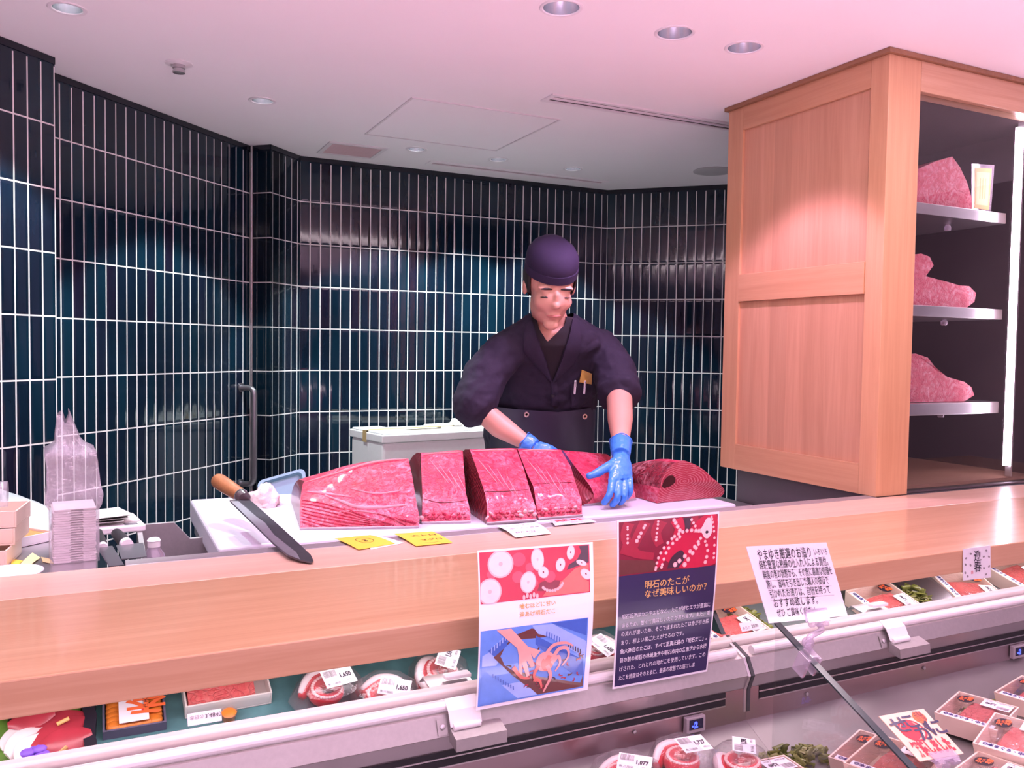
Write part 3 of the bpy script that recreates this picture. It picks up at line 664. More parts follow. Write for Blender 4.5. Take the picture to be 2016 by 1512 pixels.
# ------------------------------------------------------------------ tuna inside the cabinet
def cab_tuna(label, prof, Y0, Y1, zs, seed, xmin=2.25):
    F = [at(x, y, Y=Y0) for x, y in prof]; zb = zs+.0015; X0 = xmin
    up = [p for p in F]; up[0].z = zb; up[-1].z = zb
    loop0 = [Vector((X0, Y0, zb)), Vector((X0, Y0, up[0].z+.0)) ] if False else []
    ring0 = [Vector((p.x, Y0, max(zb, p.z))) for p in up]
    b = B(); secs = []
    for k in range(7):
        a = k/6; s = 1-.35*a*a
        secs.append([Vector((p.x-.03*a + .006*noise.noise(p*22+Vector((seed, a*4, 0))), Y0+(Y1-Y0)*a + .012*noise.noise(p*14+Vector((0, seed, a))), zb+(p.z-zb)*s)) for p in ring0])
    b.loft(secs); n = len(ring0)
    for i in range(len(b.f)): b.m[i] = 1
    b.m[-2] = 0
    return b.build('tuna_piece', ['tuna_pale', 'tuna_red'], smooth=45, label=label, cat='tuna', group='tuna pieces in the wooden cabinet')
cab_tuna('peaked tuna piece on the top shelf of the wooden cabinet', [(1722, 392), (1730, 375), (1770, 348), (1800, 337), (1840, 318), (1872, 309), (1886, 330), (1902, 360), (1914, 392), (1916, 407)], 2.03, 2.34, SH[0][1], 3)
cab_tuna('tuna piece with a curled end on the middle shelf of the wooden cabinet', [(1722, 600), (1735, 530), (1780, 505), (1815, 499), (1832, 505), (1841, 522), (1822, 544), (1860, 554), (1890, 562), (1908, 563), (1922, 577), (1918, 594), (1900, 602)], 2.03, 2.34, SH[1][1], 7)
cab_tuna('tuna piece with a sloping tail on the bottom shelf of the wooden cabinet', [(1722, 795), (1735, 730), (1780, 700), (1805, 696), (1828, 704), (1840, 722), (1866, 742), (1900, 752), (1912, 762), (1916, 778), (1900, 792), (1880, 797)], 2.03, 2.34, SH[2][1], 12)
# sign card in a clear stand, top shelf
Yc = 2.03; a, b2, c, d = at(1914, 408, Y=Yc), at(1951, 411, Y=Yc), at(1958, 325, Y=Yc), at(1914, 322, Y=Yc)
zb = SH[0][1]+.001; a.z = b2.z = zb
t = thing('acrylic_card_stand', 'clear upright stand with an orange card on the top cabinet shelf', 'sign', ((a.x+b2.x)/2, Yc, zb))
sh = Sheet(a, b2, c, d); k = B(); sh.body(k, 0, .003); k.build('stand', 'acrylic', t)
k = B(); s2 = Sheet(sh.p(.12, .06, .0008), sh.p(.88, .06, .0008), sh.p(.88, .92, .0008), sh.p(.12, .92, .0008)); s2.body(k, 0, .0004); s2.rect(k, .1, .1, .9, .9, 1, .0003)
for i in range(3): s2.rect(k, .3+.16*i, .25, .36+.16*i, .75, 0, .0006)
k.build('card', [plain('orange_card', (.80, .40, .16), .5), plain('pale_orange', (.86, .55, .30), .5)], t)
# ------------------------------------------------------------------ the fishmonger
from mathutils.bvhtree import BVHTree
M['skinp'] = plain('warm_skin', (.62, .33, .25), .45, vary=.05, sss=.08); M['jacket'] = plain('dark_navy_jacket_cloth', (.013, .0075, .026), .85, vary=.25, scale=220, bump=.05)
M['lapel'] = plain('navy_lapel_cloth', (.016, .0095, .031), .85, vary=.25, scale=220); M['under'] = plain('black_undershirt', (.012, .008, .014), .8)
M['apron'] = plain('charcoal_oilcloth_apron', (.034, .031, .055), .42, vary=.2, scale=6, bump=.1); M['glove'] = plain('blue_nitrile_glove', (.06, .25, .78), .28, vary=.06, scale=30, bump=.06)
M['hair'] = plain('black_hair', (.012, .010, .010), .6, vary=.4, scale=80); M['cap'] = plain('dark_purple_cap_cloth', (.018, .009, .042), .85, vary=.2, scale=150)
M['eye'] = plain('eye_white', (.75, .72, .70), .2); M['iris'] = plain('dark_iris', (.015, .01, .01), .15); M['lip'] = plain('lip', (.45, .15, .13), .4)
M['brass'] = plain('pale_metal_eyelet', (.75, .70, .66), .3, .9)
def ell(c, a, d, n=28, yaw=-.08, p=2.3):
    out = []
    for k in range(n):
        t = 2*math.pi*k/n; cx = math.copysign(abs(math.cos(t))**(2/p), math.cos(t))*a; cy = math.copysign(abs(math.sin(t))**(2/p), math.sin(t))*d
        out.append(Vector((c.x+cx*math.cos(yaw)-cy*math.sin(yaw), c.y+cx*math.sin(yaw)+cy*math.cos(yaw), c.z)))
    return out
TOR = [  # px, py, Y, half width, half depth of the jacket
    (1062, 955, 3.085, .215, .150), (1060, 900, 3.065, .222, .152), (1060, 850, 3.015, .226, .150), (1064, 800, 2.955, .226, .145), (1071, 750, 2.905, .232, .145),
    (1077, 710, 2.860, .236, .145), (1084, 680, 2.815, .224, .135), (1086, 656, 2.790, .180, .115), (1087, 638, 2.772, .128, .092), (1087, 624, 2.760, .088, .075)]
def torso(s, zcut=None, lift=0):
    return [ell(at(x, y, Y=Y)+Vector((0, 0, lift)), a*s, d*s) for x, y, Y, a, d in TOR]
AR = [(994, 692, 2.80), (958, 735, 2.795), (934, 795, 2.77), (985, 840, 2.72), (1036, 872, 2.66), (1052, 880, 2.64)]      # his right arm
AL = [(1180, 688, 2.78), (1206, 720, 2.72), (1219, 768, 2.635), (1221, 825, 2.50), (1222, 876, 2.375), (1222, 892, 2.34)]   # his left arm
arm = lambda A: [at(x, y, Y=Y) for x, y, Y in A]
aR, aL = arm(AR), arm(AL)
HC = at(1083, 560, Y=2.655); HR = (Matrix.Rotation(R(-14), 3, 'Z') @ Matrix.Rotation(R(26), 3, 'X')); HS = 1.10
def hl(x, y, z): return HC + HR @ (Vector((x, y, z))*HS)
hip = Vector((1.61, 3.10, .96))
b = B()
b.loft([ell(hip+Vector((0, 0, -.10)), .17, .12), ell(hip, .185, .13)] + torso(.90)[:-2] + [ell(at(1087, 640, Y=2.772), .085, .07)])
for A, r in ((aR, [.060, .052, .046, .043, .027, .023]), (aL, [.060, .052, .048, .045, .027, .023])): b.tube(A, r, 16)
b.tube([at(1087, 645, Y=2.78), hl(0, .015, -.075), hl(0, .015, -.02)], [.066, .060, .058], 18)
for c, r in (((0, .012, .03), (.078, .096, .098)), ((0, -.028, -.055), (.058, .060, .070)), ((0, -.070, -.108), (.026, .024, .020)), ((0, -.055, -.03), (.062, .045, .05)),
             ((0, -.098, -.030), (.015, .018, .014)), ((0, -.092, -.010), (.010, .014, .026)), ((.034, -.070, .016), (.026, .016, .008)), ((-.034, -.070, .016), (.026, .016, .008)),
             ((.036, -.062, -.034), (.026, .026, .026)), ((-.036, -.062, -.034), (.026, .026, .026)), ((0, -.086, -.068), (.024, .012, .012)),
             ((.031, -.0735, .0005), (.0155, .0150, .0125)), ((-.031, -.0735, .0005), (.0155, .0150, .0125)), ((.079, .010, -.012), (.009, .020, .030)), ((-.079, .010, -.012), (.009, .020, .030))):
    b.ball(hl(*c), tuple(q*HS for q in r), 10, rot=HR)
for sx in (-1, 1): b.tube([hip+Vector((sx*.09, 0, -.04)), hip+Vector((sx*.10, -.01, -.48)), hip+Vector((sx*.11, .03, -.90))], [.095, .062, .046], 16); b.ball(hip+Vector((sx*.115, -.05, -.925)), (.045, .12, .035), 8)
man = b.build('person', 'skinp', origin=(1.60, 3.05, 0)); fuse(man, .0055, 4)
tag(man, 'person in a dark navy work jacket, apron and blue gloves leaning over the tuna', 'person')
# --- jacket
def ruffle(o, amp, sc, seed):
    me = o.data; me.update(); L = wloc(o)
    nn = [v.normal.copy() for v in me.vertices]
    for v, n in zip(me.vertices, nn):
        p = (v.co+L)*sc; v.co += n*(amp*noise.noise(p+Vector((seed, 0, 0))) + amp*.5*noise.noise(p*2.3+Vector((0, seed, 0))))
    me.update()
b = B(); b.loft(torso(1.0))
for A, r in ((aR[:3]+[aR[2].lerp(aR[3], .18)], [.076, .080, .082, .070]), (aL[:3]+[aL[2].lerp(aL[3], .10)], [.078, .080, .080, .072])): b.tube(A, r, 20); b.ball(A[0], r[0]*1.02, 10); b.ball(A[2], r[2]*.98, 10)
b.tube([at(1112, 640, Y=2.78), aL[0]], [.058, .074], 16); b.tube([at(1060, 640, Y=2.78), aR[0]], [.058, .072], 16)
# rolled cuffs
for A, f in ((aR, .16), (aL, .12)):
    c = A[2].lerp(A[3], f); d = (A[3]-A[2]).normalized(); b.tube([c-d*.030, c-d*.012, c+d*.018, c+d*.030], [.066, .080, .080, .064], 20)
jk = b.build('jacket', 'jacket', man); fuse(jk, .007, 5); ruffle(jk, .007, 13, 4); ruffle(jk, .0035, 34, 9)
us = B().loft(torso(.955)).build('undershirt', 'under', man); fuse(us, .005, 4)
def project(p):
    d = p-CAM; z = d.dot(_F); return (FPX*d.dot(_Rt)/z+1008, FPX*d.dot(_Dn)/z+756)
def inside(p, poly):
    x, y = p; c = False
    for i in range(len(poly)):
        (x1, y1), (x2, y2) = poly[i], poly[i-1]
        if (y1 > y) != (y2 > y) and x < (x2-x1)*(y-y1)/(y2-y1)+x1: c = not c
    return c
def opening(o, poly):
    "leave the neck opening out of a garment"
    L = wloc(o); bm = bmesh.new(); bm.from_mesh(o.data); bm.normal_update()
    dead = [f for f in bm.faces if f.normal.dot(f.calc_center_median()+L-CAM) < 0 and inside(project(f.calc_center_median()+L), poly)]
    bmesh.ops.delete(bm, geom=dead, context='FACES')
    for _ in range(10):                                    # an even hem along the opening
        mv = {}
        for v in bm.verts:
            e = [x for x in v.link_edges if x.is_boundary]
            if len(e) == 2: mv[v] = v.co*.4 + (e[0].other_vert(v).co+e[1].other_vert(v).co)*.3
        for v, c in mv.items(): v.co = c
    bm.to_mesh(o.data); bm.free()
def bvh_of(o):
    L = wloc(o); return BVHTree.FromPolygons([v.co+L for v in o.data.vertices], [list(p.vertices) for p in o.data.polygons])
jb = bvh_of(jk)
opening(jk, [(1042, 600), (1132, 600), (1126, 640), (1108, 700), (1089, 752), (1072, 700), (1050, 640)])
opening(us, [(1050, 600), (1120, 600), (1112, 640), (1078, 674), (1060, 644)])
def bvh_of(o):
    L = wloc(o); return BVHTree.FromPolygons([v.co+L for v in o.data.vertices], [list(p.vertices) for p in o.data.polygons])
def on(bv, px, py, off):
    d = (at(px, py, Y=10)-CAM).normalized(); h = bv.ray_cast(CAM, d)
    return (h[0] - d*off) if h[0] is not None else None
def patch(name, m, poly, off=.005, thick=.004, parent=man, bv=None, label=None):
    pts = [on(bv or jb, x, y, off) for x, y in poly]; ok = [p for p in pts if p is not None]; mean = sum((p.y for p in ok), 0)/len(ok)
    pts = [p if p is not None else at(x, y, Y=mean) for p, (x, y) in zip(pts, poly)]
    return B().prism(pts, (0, thick, 0)).build(name, m, parent, bevel=.001, label=label)
def strip(name, m, L1, L2, off=.006, parent=man, bv=None, n=10):
    "cloth laid over the chest between two pixel lines"
    A, C = resample(L1, n), resample(L2, n); secs = []
    for a, c in zip(A, C):
        row = []
        for k in range(5):
            q = a.lerp(c, k/4); p = on(bv or jb, q.x, q.y, off+.003*math.sin(math.pi*k/4)); row.append(p)
        for k in range(5):
            if row[k] is None:
                v = [r for r in row if r is not None]; q = a.lerp(c, k/4); row[k] = at(q.x, q.y, Y=(v[0].y if v else 2.72))
        secs.append(row + [p+Vector((0, .006, 0)) for p in reversed(row)])
    return B().loft(secs).build(name, m, parent, smooth=50)
strip('lapel', 'lapel', [(1046, 630), (1058, 668), (1074, 712), (1086, 752)], [(1034, 640), (1030, 690), (1048, 712), (1086, 754)])
strip('lapel', 'lapel', [(1128, 628), (1122, 660), (1106, 712), (1089, 752)], [(1142, 640), (1144, 684), (1134, 712), (1090, 754)])
strip('front_placket', 'lapel', [(1085, 752), (1086, 800)], [(1097, 752), (1098, 800)], .003)
p = on(jb, 1088, 779, .005); B().lathe(p, [(.007, 0), (.007, .003), (.004, .004)], 14, T=Matrix.Rotation(R(90), 3, 'X')).build('button', 'under', man)
patch('chest_pocket', 'lapel', [(1124, 757), (1167, 752), (1166, 800), (1126, 804)], .004)
for x in (1132, 1151):
    p0, p1 = on(jb, x-1, 775, .010), on(jb, x+1, 750, .012)
    pen = B().tube([p0, p1], .0042, 10).build('pen', 'white', man, smooth=50); B().tube([p1+Vector((0, -.005, 0)), p1+Vector((0, -.005, -.022))], .0016, 6).build('pen_clip', 'steel', pen)
patch('note_card', plain('mustard_card', (.58, .36, .08), .5), [(1146, 728), (1166, 736), (1165, 757), (1141, 753)], .009)
# --- apron
zt = at(1064, 806, Y=2.84).z; b = B(); secs = []
for i in range(14):
    f = i/13; row = []
    for k in range(21):
        u = -1+2*k/20; ang = u*1.45
        if f < .45:
            g = f/.45; z = zt-g*.30 + (.014 if i == 0 else 0)*(abs(u)*1.4-.55)
            y0 = 2.955+.125*g; c = Vector((at(1062, 810+int(90*g), Y=y0).x, y0, z)); a, d = .232, .160
        else:
            g = (f-.45)/.55; z = zt-.30-g*.62; y0 = 3.08; c = Vector((1.615, y0, z)); a, d = .232+.03*g, .162
        p = ell(c, a, d, 400)[int(((ang-math.pi/2) % (2*math.pi))/(2*math.pi)*400) % 400] if False else Vector((c.x+math.sin(ang)*a, c.y-abs(math.cos(ang))**.8*d, c.z))
        row.append(p+Vector((0, .004*math.sin(u*9+f*6)*f, 0)))
    secs.append(row + [q+Vector((0, .004, 0)) for q in reversed(row)])
ap = b.loft(secs).build('apron', 'apron', man, smooth=50); ab = bvh_of(ap)
for x, y in ((1036, 816), (1151, 820)):
    p = on(ab, x, y, .003)
    if p is not None: B().lathe(p, [(.0045, 0), (.0045, .003), (.0105, .003), (.0105, 0)], 20, T=Matrix.Rotation(R(90), 3, 'X')).build('eyelet', 'brass', ap, smooth=40)
# --- face
for sx in (-1, 1):
    e = B().ball(hl(sx*.031, -.0745, -.006), .0125*HS, 10).build('eye', 'eye', man, smooth=80)
    B().ball(hl(sx*.031, -.0832, -.0095), .0055*HS, 8).build('iris', 'iris', e, smooth=80)
    B().tube([hl(sx*.031+d, -.0895+abs(d)*.35, -.0085-abs(d)*.12) for d in (-.018, -.009, 0, .009, .018)], [.0010, .0020, .0023, .0020, .0010], 8).build('eyelash', 'hair', man, smooth=80)
    B().tube([hl(sx*.032+d, -.088+abs(d)*.3, .020-abs(d)*.2) for d in (-.018, -.006, .006, .018)], [.002, .0038, .0038, .002], 8).build('eyebrow', 'hair', man, smooth=80)
B().tube([hl(d, -.099+abs(d)*.35, -.068-abs(d)*.05) for d in (-.023, -.012, 0, .012, .023)], [.002, .0042, .0048, .0042, .002], 8, flat=.7).build('mouth', 'lip', man, smooth=80)
b = B(); b.ball((0, 0, 0), 1, 20); hv = [Vector((v.x*.084, .016+v.y*.100, .022+v.z*.096)) for v in b.v]
keep = [f for f in b.f if all(hv[i].y > -.030+max(0, -(hv[i].z+.02))*1.6 and hv[i].z > -.066 for i in f) or all(hv[i].z > .03 for i in f)]
h = B(); h.add([hl(*v) for v in hv], keep); ho = h.build('hair', 'hair', man, smooth=80, fix=False); so = ho.modifiers.new('thick', 'SOLIDIFY'); so.thickness = .006; so.offset = 0; bake(ho)
prof = [(.0815, .040), (.0850, .041), (.086, .052), (.086, .066), (.083, .067), (.085, .080), (.081, .102), (.068, .122), (.047, .136), (.020, .142)]
secs = [[hl(r*math.cos(2*math.pi*k/36), .012+r*1.19*math.sin(2*math.pi*k/36), z+.010*math.sin(2*math.pi*k/36)) for k in range(36)] for r, z in prof]
B().loft(secs).build('cap', 'cap', man, smooth=50)
# --- gloves
def glove(name, wrist, palm, fingers, thumb, cuff, normal):
    b = B(); n = Vector(normal).normalized()
    kn = [f[0] for f in fingers]; k0, k1 = kn[0], kn[-1]; mid = (k0+k1)/2; across = (k1-k0); hw = across.length/2+.012; ax = across.normalized()
    secs = []
    for f, s, th in ((0, .62, .026), (.25, .80, .028), (.55, 1.0, .027), (.85, 1.03, .022), (1.0, .98, .016)):
        c = wrist.lerp(mid, f); secs.append([c + ax*math.cos(2*math.pi*k/20)*hw*s + n*math.sin(2*math.pi*k/20)*th for k in range(20)])
    b.loft(secs)
    for f in fingers: r0 = f[-1]; P = f[:-1]; b.tube(curve_pts(P, 4), [r0*(1-.22*i/(4*(len(P)-1))) for i in range(4*(len(P)-1)+1)], 12); b.ball(P[-1], r0*.80, 8); b.ball(P[0], r0*1.05, 8)
    P = thumb; n4 = 4*(len(P)-1)+1; b.tube(curve_pts(P, 4), [.0185-.0075*i/(n4-1) for i in range(n4)], 12); b.ball(P[-1], .0112, 8); b.ball(P[0], .020, 8)
    b.tube(cuff, [.037, .036, .034, .031][:len(cuff)], 18)
    o = b.build(name, 'glove', man); fuse(o, .0026, 3, .4); ruffle(o, .0012, 70, 2)
    d = (cuff[-1]-cuff[0]).normalized(); c = cuff[0]
    t = B(); secs = []
    U = d.orthogonal().normalized(); W = d.cross(U); rr = []
    for k in range(28): a = 2*math.pi*k/28; rr.append(c+(U*math.cos(a)+W*math.sin(a))*(.0375+.0012*math.sin(5*a))+d*.003*math.sin(3*a))
    t.tube(rr+[rr[0]], .0018, 6, cap=False).build('cuff_bead', 'glove', o, smooth=80)
    return o
A = lambda x, y, Y: at(x, y, Y=Y)
glove('glove', A(1222, 893, 2.345), None,
      [[A(1205, 946, 2.262), A(1203, 962, 2.240), A(1198, 977, 2.232), A(1190, 989, 2.240), .0128],
       [A(1217, 951, 2.258), A(1217, 969, 2.232), A(1214, 984, 2.226), A(1206, 993, 2.238), .0130],
       [A(1229, 950, 2.262), A(1230, 967, 2.236), A(1228, 981, 2.230), A(1221, 990, 2.242), .0124],
       [A(1239, 943, 2.270), A(1241, 957, 2.248), A(1240, 970, 2.244), A(1234, 980, 2.254), .0112]],
      [A(1211, 912, 2.315), A(1195, 920, 2.300), A(1176, 931, 2.300), A(1160, 937, 2.305)],
      [A(1222, 872, 2.388), A(1222, 880, 2.370), A(1222, 888, 2.352), A(1222, 896, 2.335)], (-.25, -1, .35))
glove('glove', A(1050, 880, 2.645), None,
      [[A(1083, 888, 2.610), A(1094, 897, 2.600), A(1098, 911, 2.600), A(1097, 924, 2.612), .0122],
       [A(1078, 894, 2.600), A(1088, 906, 2.590), A(1091, 920, 2.592), A(1089, 933, 2.604), .0124],
       [A(1070, 899, 2.600), A(1078, 912, 2.592), A(1080, 926, 2.594), A(1078, 937, 2.606), .0118],
       [A(1062, 902, 2.610), A(1067, 914, 2.602), A(1068, 926, 2.604), A(1066, 936, 2.612), .0108]],
      [A(1068, 882, 2.650), A(1082, 884, 2.660), A(1096, 892, 2.662), A(1104, 902, 2.660)],
      [A(1033, 870, 2.668), A(1039, 874, 2.660), A(1045, 877, 2.652), A(1052, 881, 2.642)], (.5, -.6, .7))
# ------------------------------------------------------------------ things on and behind the counter
def paper(name, label, px, z, mat, prints, cat='note', bow=.002, group=None, order='tl tr br bl'):
    tl, tr, br, bl = [at(x, y, Z=z) for x, y in px]
    t = thing(name, label, cat, ((tl.x+br.x)/2, (tl.y+br.y)/2, z-.0005), group)
    s = Sheet(bl, br, tr, tl, bow); b = B(); s.body(b, 0, .0004); b.build('sheet', mat, t)
    b = B(); prints(s, b); mats = ['ink', 'red', 'grey_ink']
    if b.v: b.build('lettering', mats, t, fix=False)
    return t
def p3(s, b):
    s.text(b, '3', .5, .40, .030, 0, 'CENTER')
    ring_ = [(.52+.20*math.cos(a), .53+.22*math.sin(a)) for a in [2*math.pi*k/24 for k in range(25)]]; s.stroke(b, ring_, .014, .014, 0)
paper('yellow_note', 'yellow note marked with a circled 3 near the knife tip', [(658, 1060), (729, 1053), (778, 1070), (706, 1082)], 1.0525, 'yellow', p3)
def p4(s, b): s.text(b, '大トロ', .25, .60, .020, 0); s.text(b, 'マグロ', .30, .26, .018, 0); s.stroke(b, [(.30, .12), (.55, .10), (.72, .14)], .012, .008, 0)
paper('yellow_note', 'creased yellow note with several handwritten characters, right of the circled note', [(774.5, 1050.6), (851, 1046), (891, 1068), (819, 1075)], 1.0525, 'yellow', p4)
def p5(s, b):
    for i, tx in enumerate(('ミナミマグロ', '中・大・赤身', '目方 87kg')): s.text(b, tx, .12, .72-.26*i, .013, 0, 'LEFT')
    s.stroke(b, [(.42, .12), (.6, .16), (.85, .13)], .012, .006, 0)
paper('handwritten_slip', 'wavy white slip with small handwriting on the counter under the tuna row', [(975, 1035), (1053, 1028), (1085, 1050), (1015, 1058)], 1.0535, 'paper', p5, bow=.004)
def p6(s, b): s.text(b, '天然本鮪', .10, .42, .024, 1, bold=.03); s.text(b, '解体 生', .42, .12, .012, 2)
paper('stamped_card', 'white card stamped in red lettering beside the handwritten slip', [(1079, 1023), (1144, 1018), (1174, 1027), (1093, 1034.5)], 1.0545, 'paper_gloss', p6, 'card')
paper('white_slip', 'plain white slip showing under the edge of the circled yellow note', [(720, 1058), (740, 1054), (795, 1069), (730, 1082)], 1.0510, 'paper', lambda s, b: None)
# --- long knife: tip on the wood, handle end on the towel
tip = Vector((.386, 1.728, 1.0530)); heel_t = Vector((.352, 2.372, 1.078)); hand_e = Vector((.303, 2.535, 1.104))
ax = (heel_t-tip).normalized(); side = Vector((1, 0, -.10)); side = (side-ax*side.dot(ax)).normalized(); nb = ax.cross(side); nb = nb if nb.z > 0 else -nb
kn = thing('long_knife', 'long tuna knife with a wooden handle lying from the towel across to the counter', 'knife', (.386, 1.728, 1.0515))
def K(s, w): return tip + ax*s + side*w
L = (heel_t-tip).length
spine = [K(L, .014), K(L-.05, .016), K(.30, .020), K(.06, .020), K(.012, .012), K(0, .004)]
edge = [K(.02, -.014), K(.06, -.030), K(.16, -.036), K(.35, -.038), K(L-.03, -.042), K(L-.016, -.040), K(L-.018, -.012), K(L, -.010)]
B().prism(spine+edge, nb*.0028).build('blade', plain('dark_carbon_steel', (.16, .15, .18), .32, .85, vary=.35, scale=14), kn)
bev = [K(.022, -.013), K(.062, -.029), K(.16, -.035), K(.35, -.037), K(L-.032, -.041), K(L-.03, -.020), K(.42, -.014), K(.36, -.008), K(.24, -.016), K(.08, -.006)]
B().prism([p+nb*.0029 for p in bev], nb*.0004).build('ground_edge', plain('ground_steel', (.46, .44, .50), .38, .8, vary=.12, scale=60), kn)
hx = (hand_e-heel_t).normalized(); hc = heel_t+nb*.003
B().tube([hc-hx*.004+nb*.002, hc+hx*.016+nb*.004], [.0175, .0185], 18).build('ferrule', plain('dark_horn_ferrule', (.075, .05, .055), .3), kn, smooth=40)
B().tube([hc+hx*.016+nb*.004, hc+hx*.020+nb*.004], .0192, 18).build('collar', 'chrome', kn, smooth=40)
B().tube([hc+hx*s+nb*.004 for s in (.020, .06, .11, .155, .168, .176)], [.0185, .0205, .0215, .0225, .021, .012], 18).build('handle', wood('knife_handle_wood', (.42, .17, .06), (.26, .09, .03), 1, rough=.5), kn, smooth=50)
# --- crumpled towel
def crumple(b, c, size, seed, n=26, amp=.35, mi=0, fold=2.2):
    "a bunched cloth: a lumpy, folded dome"
    secs = []; c = Vector(c)
    for i in range(n+1):
        th = math.pi*.5*i/n; row = []
        for k in range(48):
            ph = 2*math.pi*k/48; d = Vector((math.cos(ph)*math.cos(th), math.sin(ph)*math.cos(th), math.sin(th)))
            q = d*fold+Vector((seed, 0, 0)); r = 1+amp*noise.noise(q)+amp*.55*abs(noise.noise(q*2.3))+amp*.10*noise.noise(q*5)
            row.append(c+Vector((d.x*size[0]*r, d.y*size[1]*r, max(0, d.z*size[2]*r))))
        secs.append(row)
    return b.loft(secs, mi)
M['terry'] = plain('pale_pink_terry_cloth', (.78, .56, .56), .95, vary=.12, scale=160, bump=.5)
ct = at(526, 1000, Z=1.0)
crumple(B(), (ct.x+.006, ct.y+.075, 1.0005), (.044, .080, .055), 3.1, amp=.30, fold=1.7).build('towel', 'terry', smooth=80, label='crumpled pale pink towel beside the knife on the cutting board', cat='towel')
# --- blue-grey tray leaning behind the board
Yt = 2.93; c4 = [at(517, 984, Y=Yt), at(607, 966, Y=Yt), at(600, 921, Y=Yt+.06), at(505, 948, Y=Yt+.06)]
def rounded(cs, r, n=6):
    out = []
    for i in range(4):
        p, a, c = cs[i], cs[i-1], cs[(i+1) % 4]; u = (a-p).normalized(); v = (c-p).normalized()
        for k in range(n+1): f = k/n*math.pi/2; out.append(p+u*r*(1-math.sin(f))+v*r*(1-math.cos(f)))
    return out
c4[0] = Vector((c4[0].x, c4[0].y, .9315)); c4[1] = Vector((c4[1].x, c4[1].y, .9315+.012))
out = rounded(c4, .022); nt = (c4[1]-c4[0]).cross(c4[3]-c4[0]).normalized(); nt = nt if nt.y < 0 else -nt; cen = sum(c4, Vector())/4
inn = [cen+(p-cen)*.86 for p in out]; inn2 = [cen+(p-cen)*.82-nt*.018 for p in out]; outb = [cen+(p-cen)*.90-nt*.022 for p in out]
M['bluetray'] = plain('pale_blue_plastic', (.20, .34, .42), .4, vary=.04)
b = B(); b.loft([outb, out, [p+nt*.002 for p in out], [p+nt*.002 for p in inn], inn2], cap=False); k = len(b.v); b.v += inn2+outb; n = len(inn2); b.f += [list(range(k, k+n)), list(range(k+n, k+2*n))]; b.m += [0, 0]
b.build('plastic_tray', 'bluetray', smooth=35, label='pale blue plastic tray leaning up behind the cutting board', cat='tray')
# --- white foam box on the table at the back
A0, A1 = Vector((1.167, 3.745, 0)), Vector((1.83, 3.852, 0)); fx = (A1-A0).normalized(); fy = Vector((-fx.y, fx.x, 0)); T = Matrix(((fx.x, fy.x, 0, A0.x), (fx.y, fy.y, 0, A0.y), (0, 0, 1, 0), (0, 0, 0, 1)))
t = thing('foam_box', 'big white foam fish box with a taped lid standing behind the fishmonger', 'box', T @ Vector((.33, .18, .7005)))
B().box(.008, .66, .008, .352, .7005, 1.055, T=T).build('body', 'foam', t, bevel=.012)
b = B().box(0, .668, 0, .36, 1.055, 1.092, T=T)
for x0, x1 in ((.0, .17), (.40, .668)): b.box(x0+.01, x1-.01, .01, .35, 1.0915, 1.101, T=T)
b.build('lid', 'foam', t, bevel=.006)
b = B(); b.box(-.001, .669, .165, .205, 1.1012, 1.1018, T=T); b.box(-.0012, .0, .165, .205, 1.045, 1.1018, T=T); b.build('tape', plain('brown_tape', (.62, .44, .20), .4), t)
cw = T @ Vector((.56, .17, 1.1022))
crumple(B(), cw, (.085, .06, .040), 8.3, amp=.4).build('cloth', plain('white_cloth', (.82, .80, .76), .9, vary=.05, scale=150, bump=.3), smooth=80, label='bunched white cloth lying on the lid of the foam box', cat='cloth')
# --- flat cartons in a clear bag
sx = Matrix.Translation(Vector((-.0505, 2.164, .9958))) @ Matrix.Rotation(R(4), 4, 'Z')
NC = 22; hh = .0056; first_c = None
for i in range(NC):
    jx = .0012*random.uniform(-1, 1); z = .0008+i*hh
    loc = (sx @ Vector((jx, .001*random.uniform(-1, 1), z)))
    if first_c is None:
        o = thing('folded_carton', '', 'carton', loc)
        b = B()
        for x0, x1 in ((-.0435, -.008), (.016, .0435)): b.box(x0, x1, 0, .118, hh*.42, hh-.0004, T=Matrix.Translation(Vector(loc))); b.box(x0+.0012, x1-.0012, .0016, .1165, 0, hh*.42, T=Matrix.Translation(Vector(loc)))
        b.box(-.008, .016, .001, .118, hh*.6, hh-.0006, T=Matrix.Translation(Vector(loc))); b.build('panel', 'fold_box', o)
        B().box(-.008, .016, .006, .118, .0002, hh*.55, T=Matrix.Translation(Vector(loc))).build('slot', 'fold_shade', o); first_c = o
    else: o = again(first_c, loc)
    o.rotation_euler = (0, 0, R(4)+R(random.uniform(-.6, .6)))
    if i == NC-1: o['label'] = 'topmost flat white carton of the stack inside the clear bag'; 
    else: o['label'] = 'flat folded white carton lower in the stack inside the clear bag'
    o['group'] = 'flat cartons stacked in the clear bag'
b = B(); secs = []
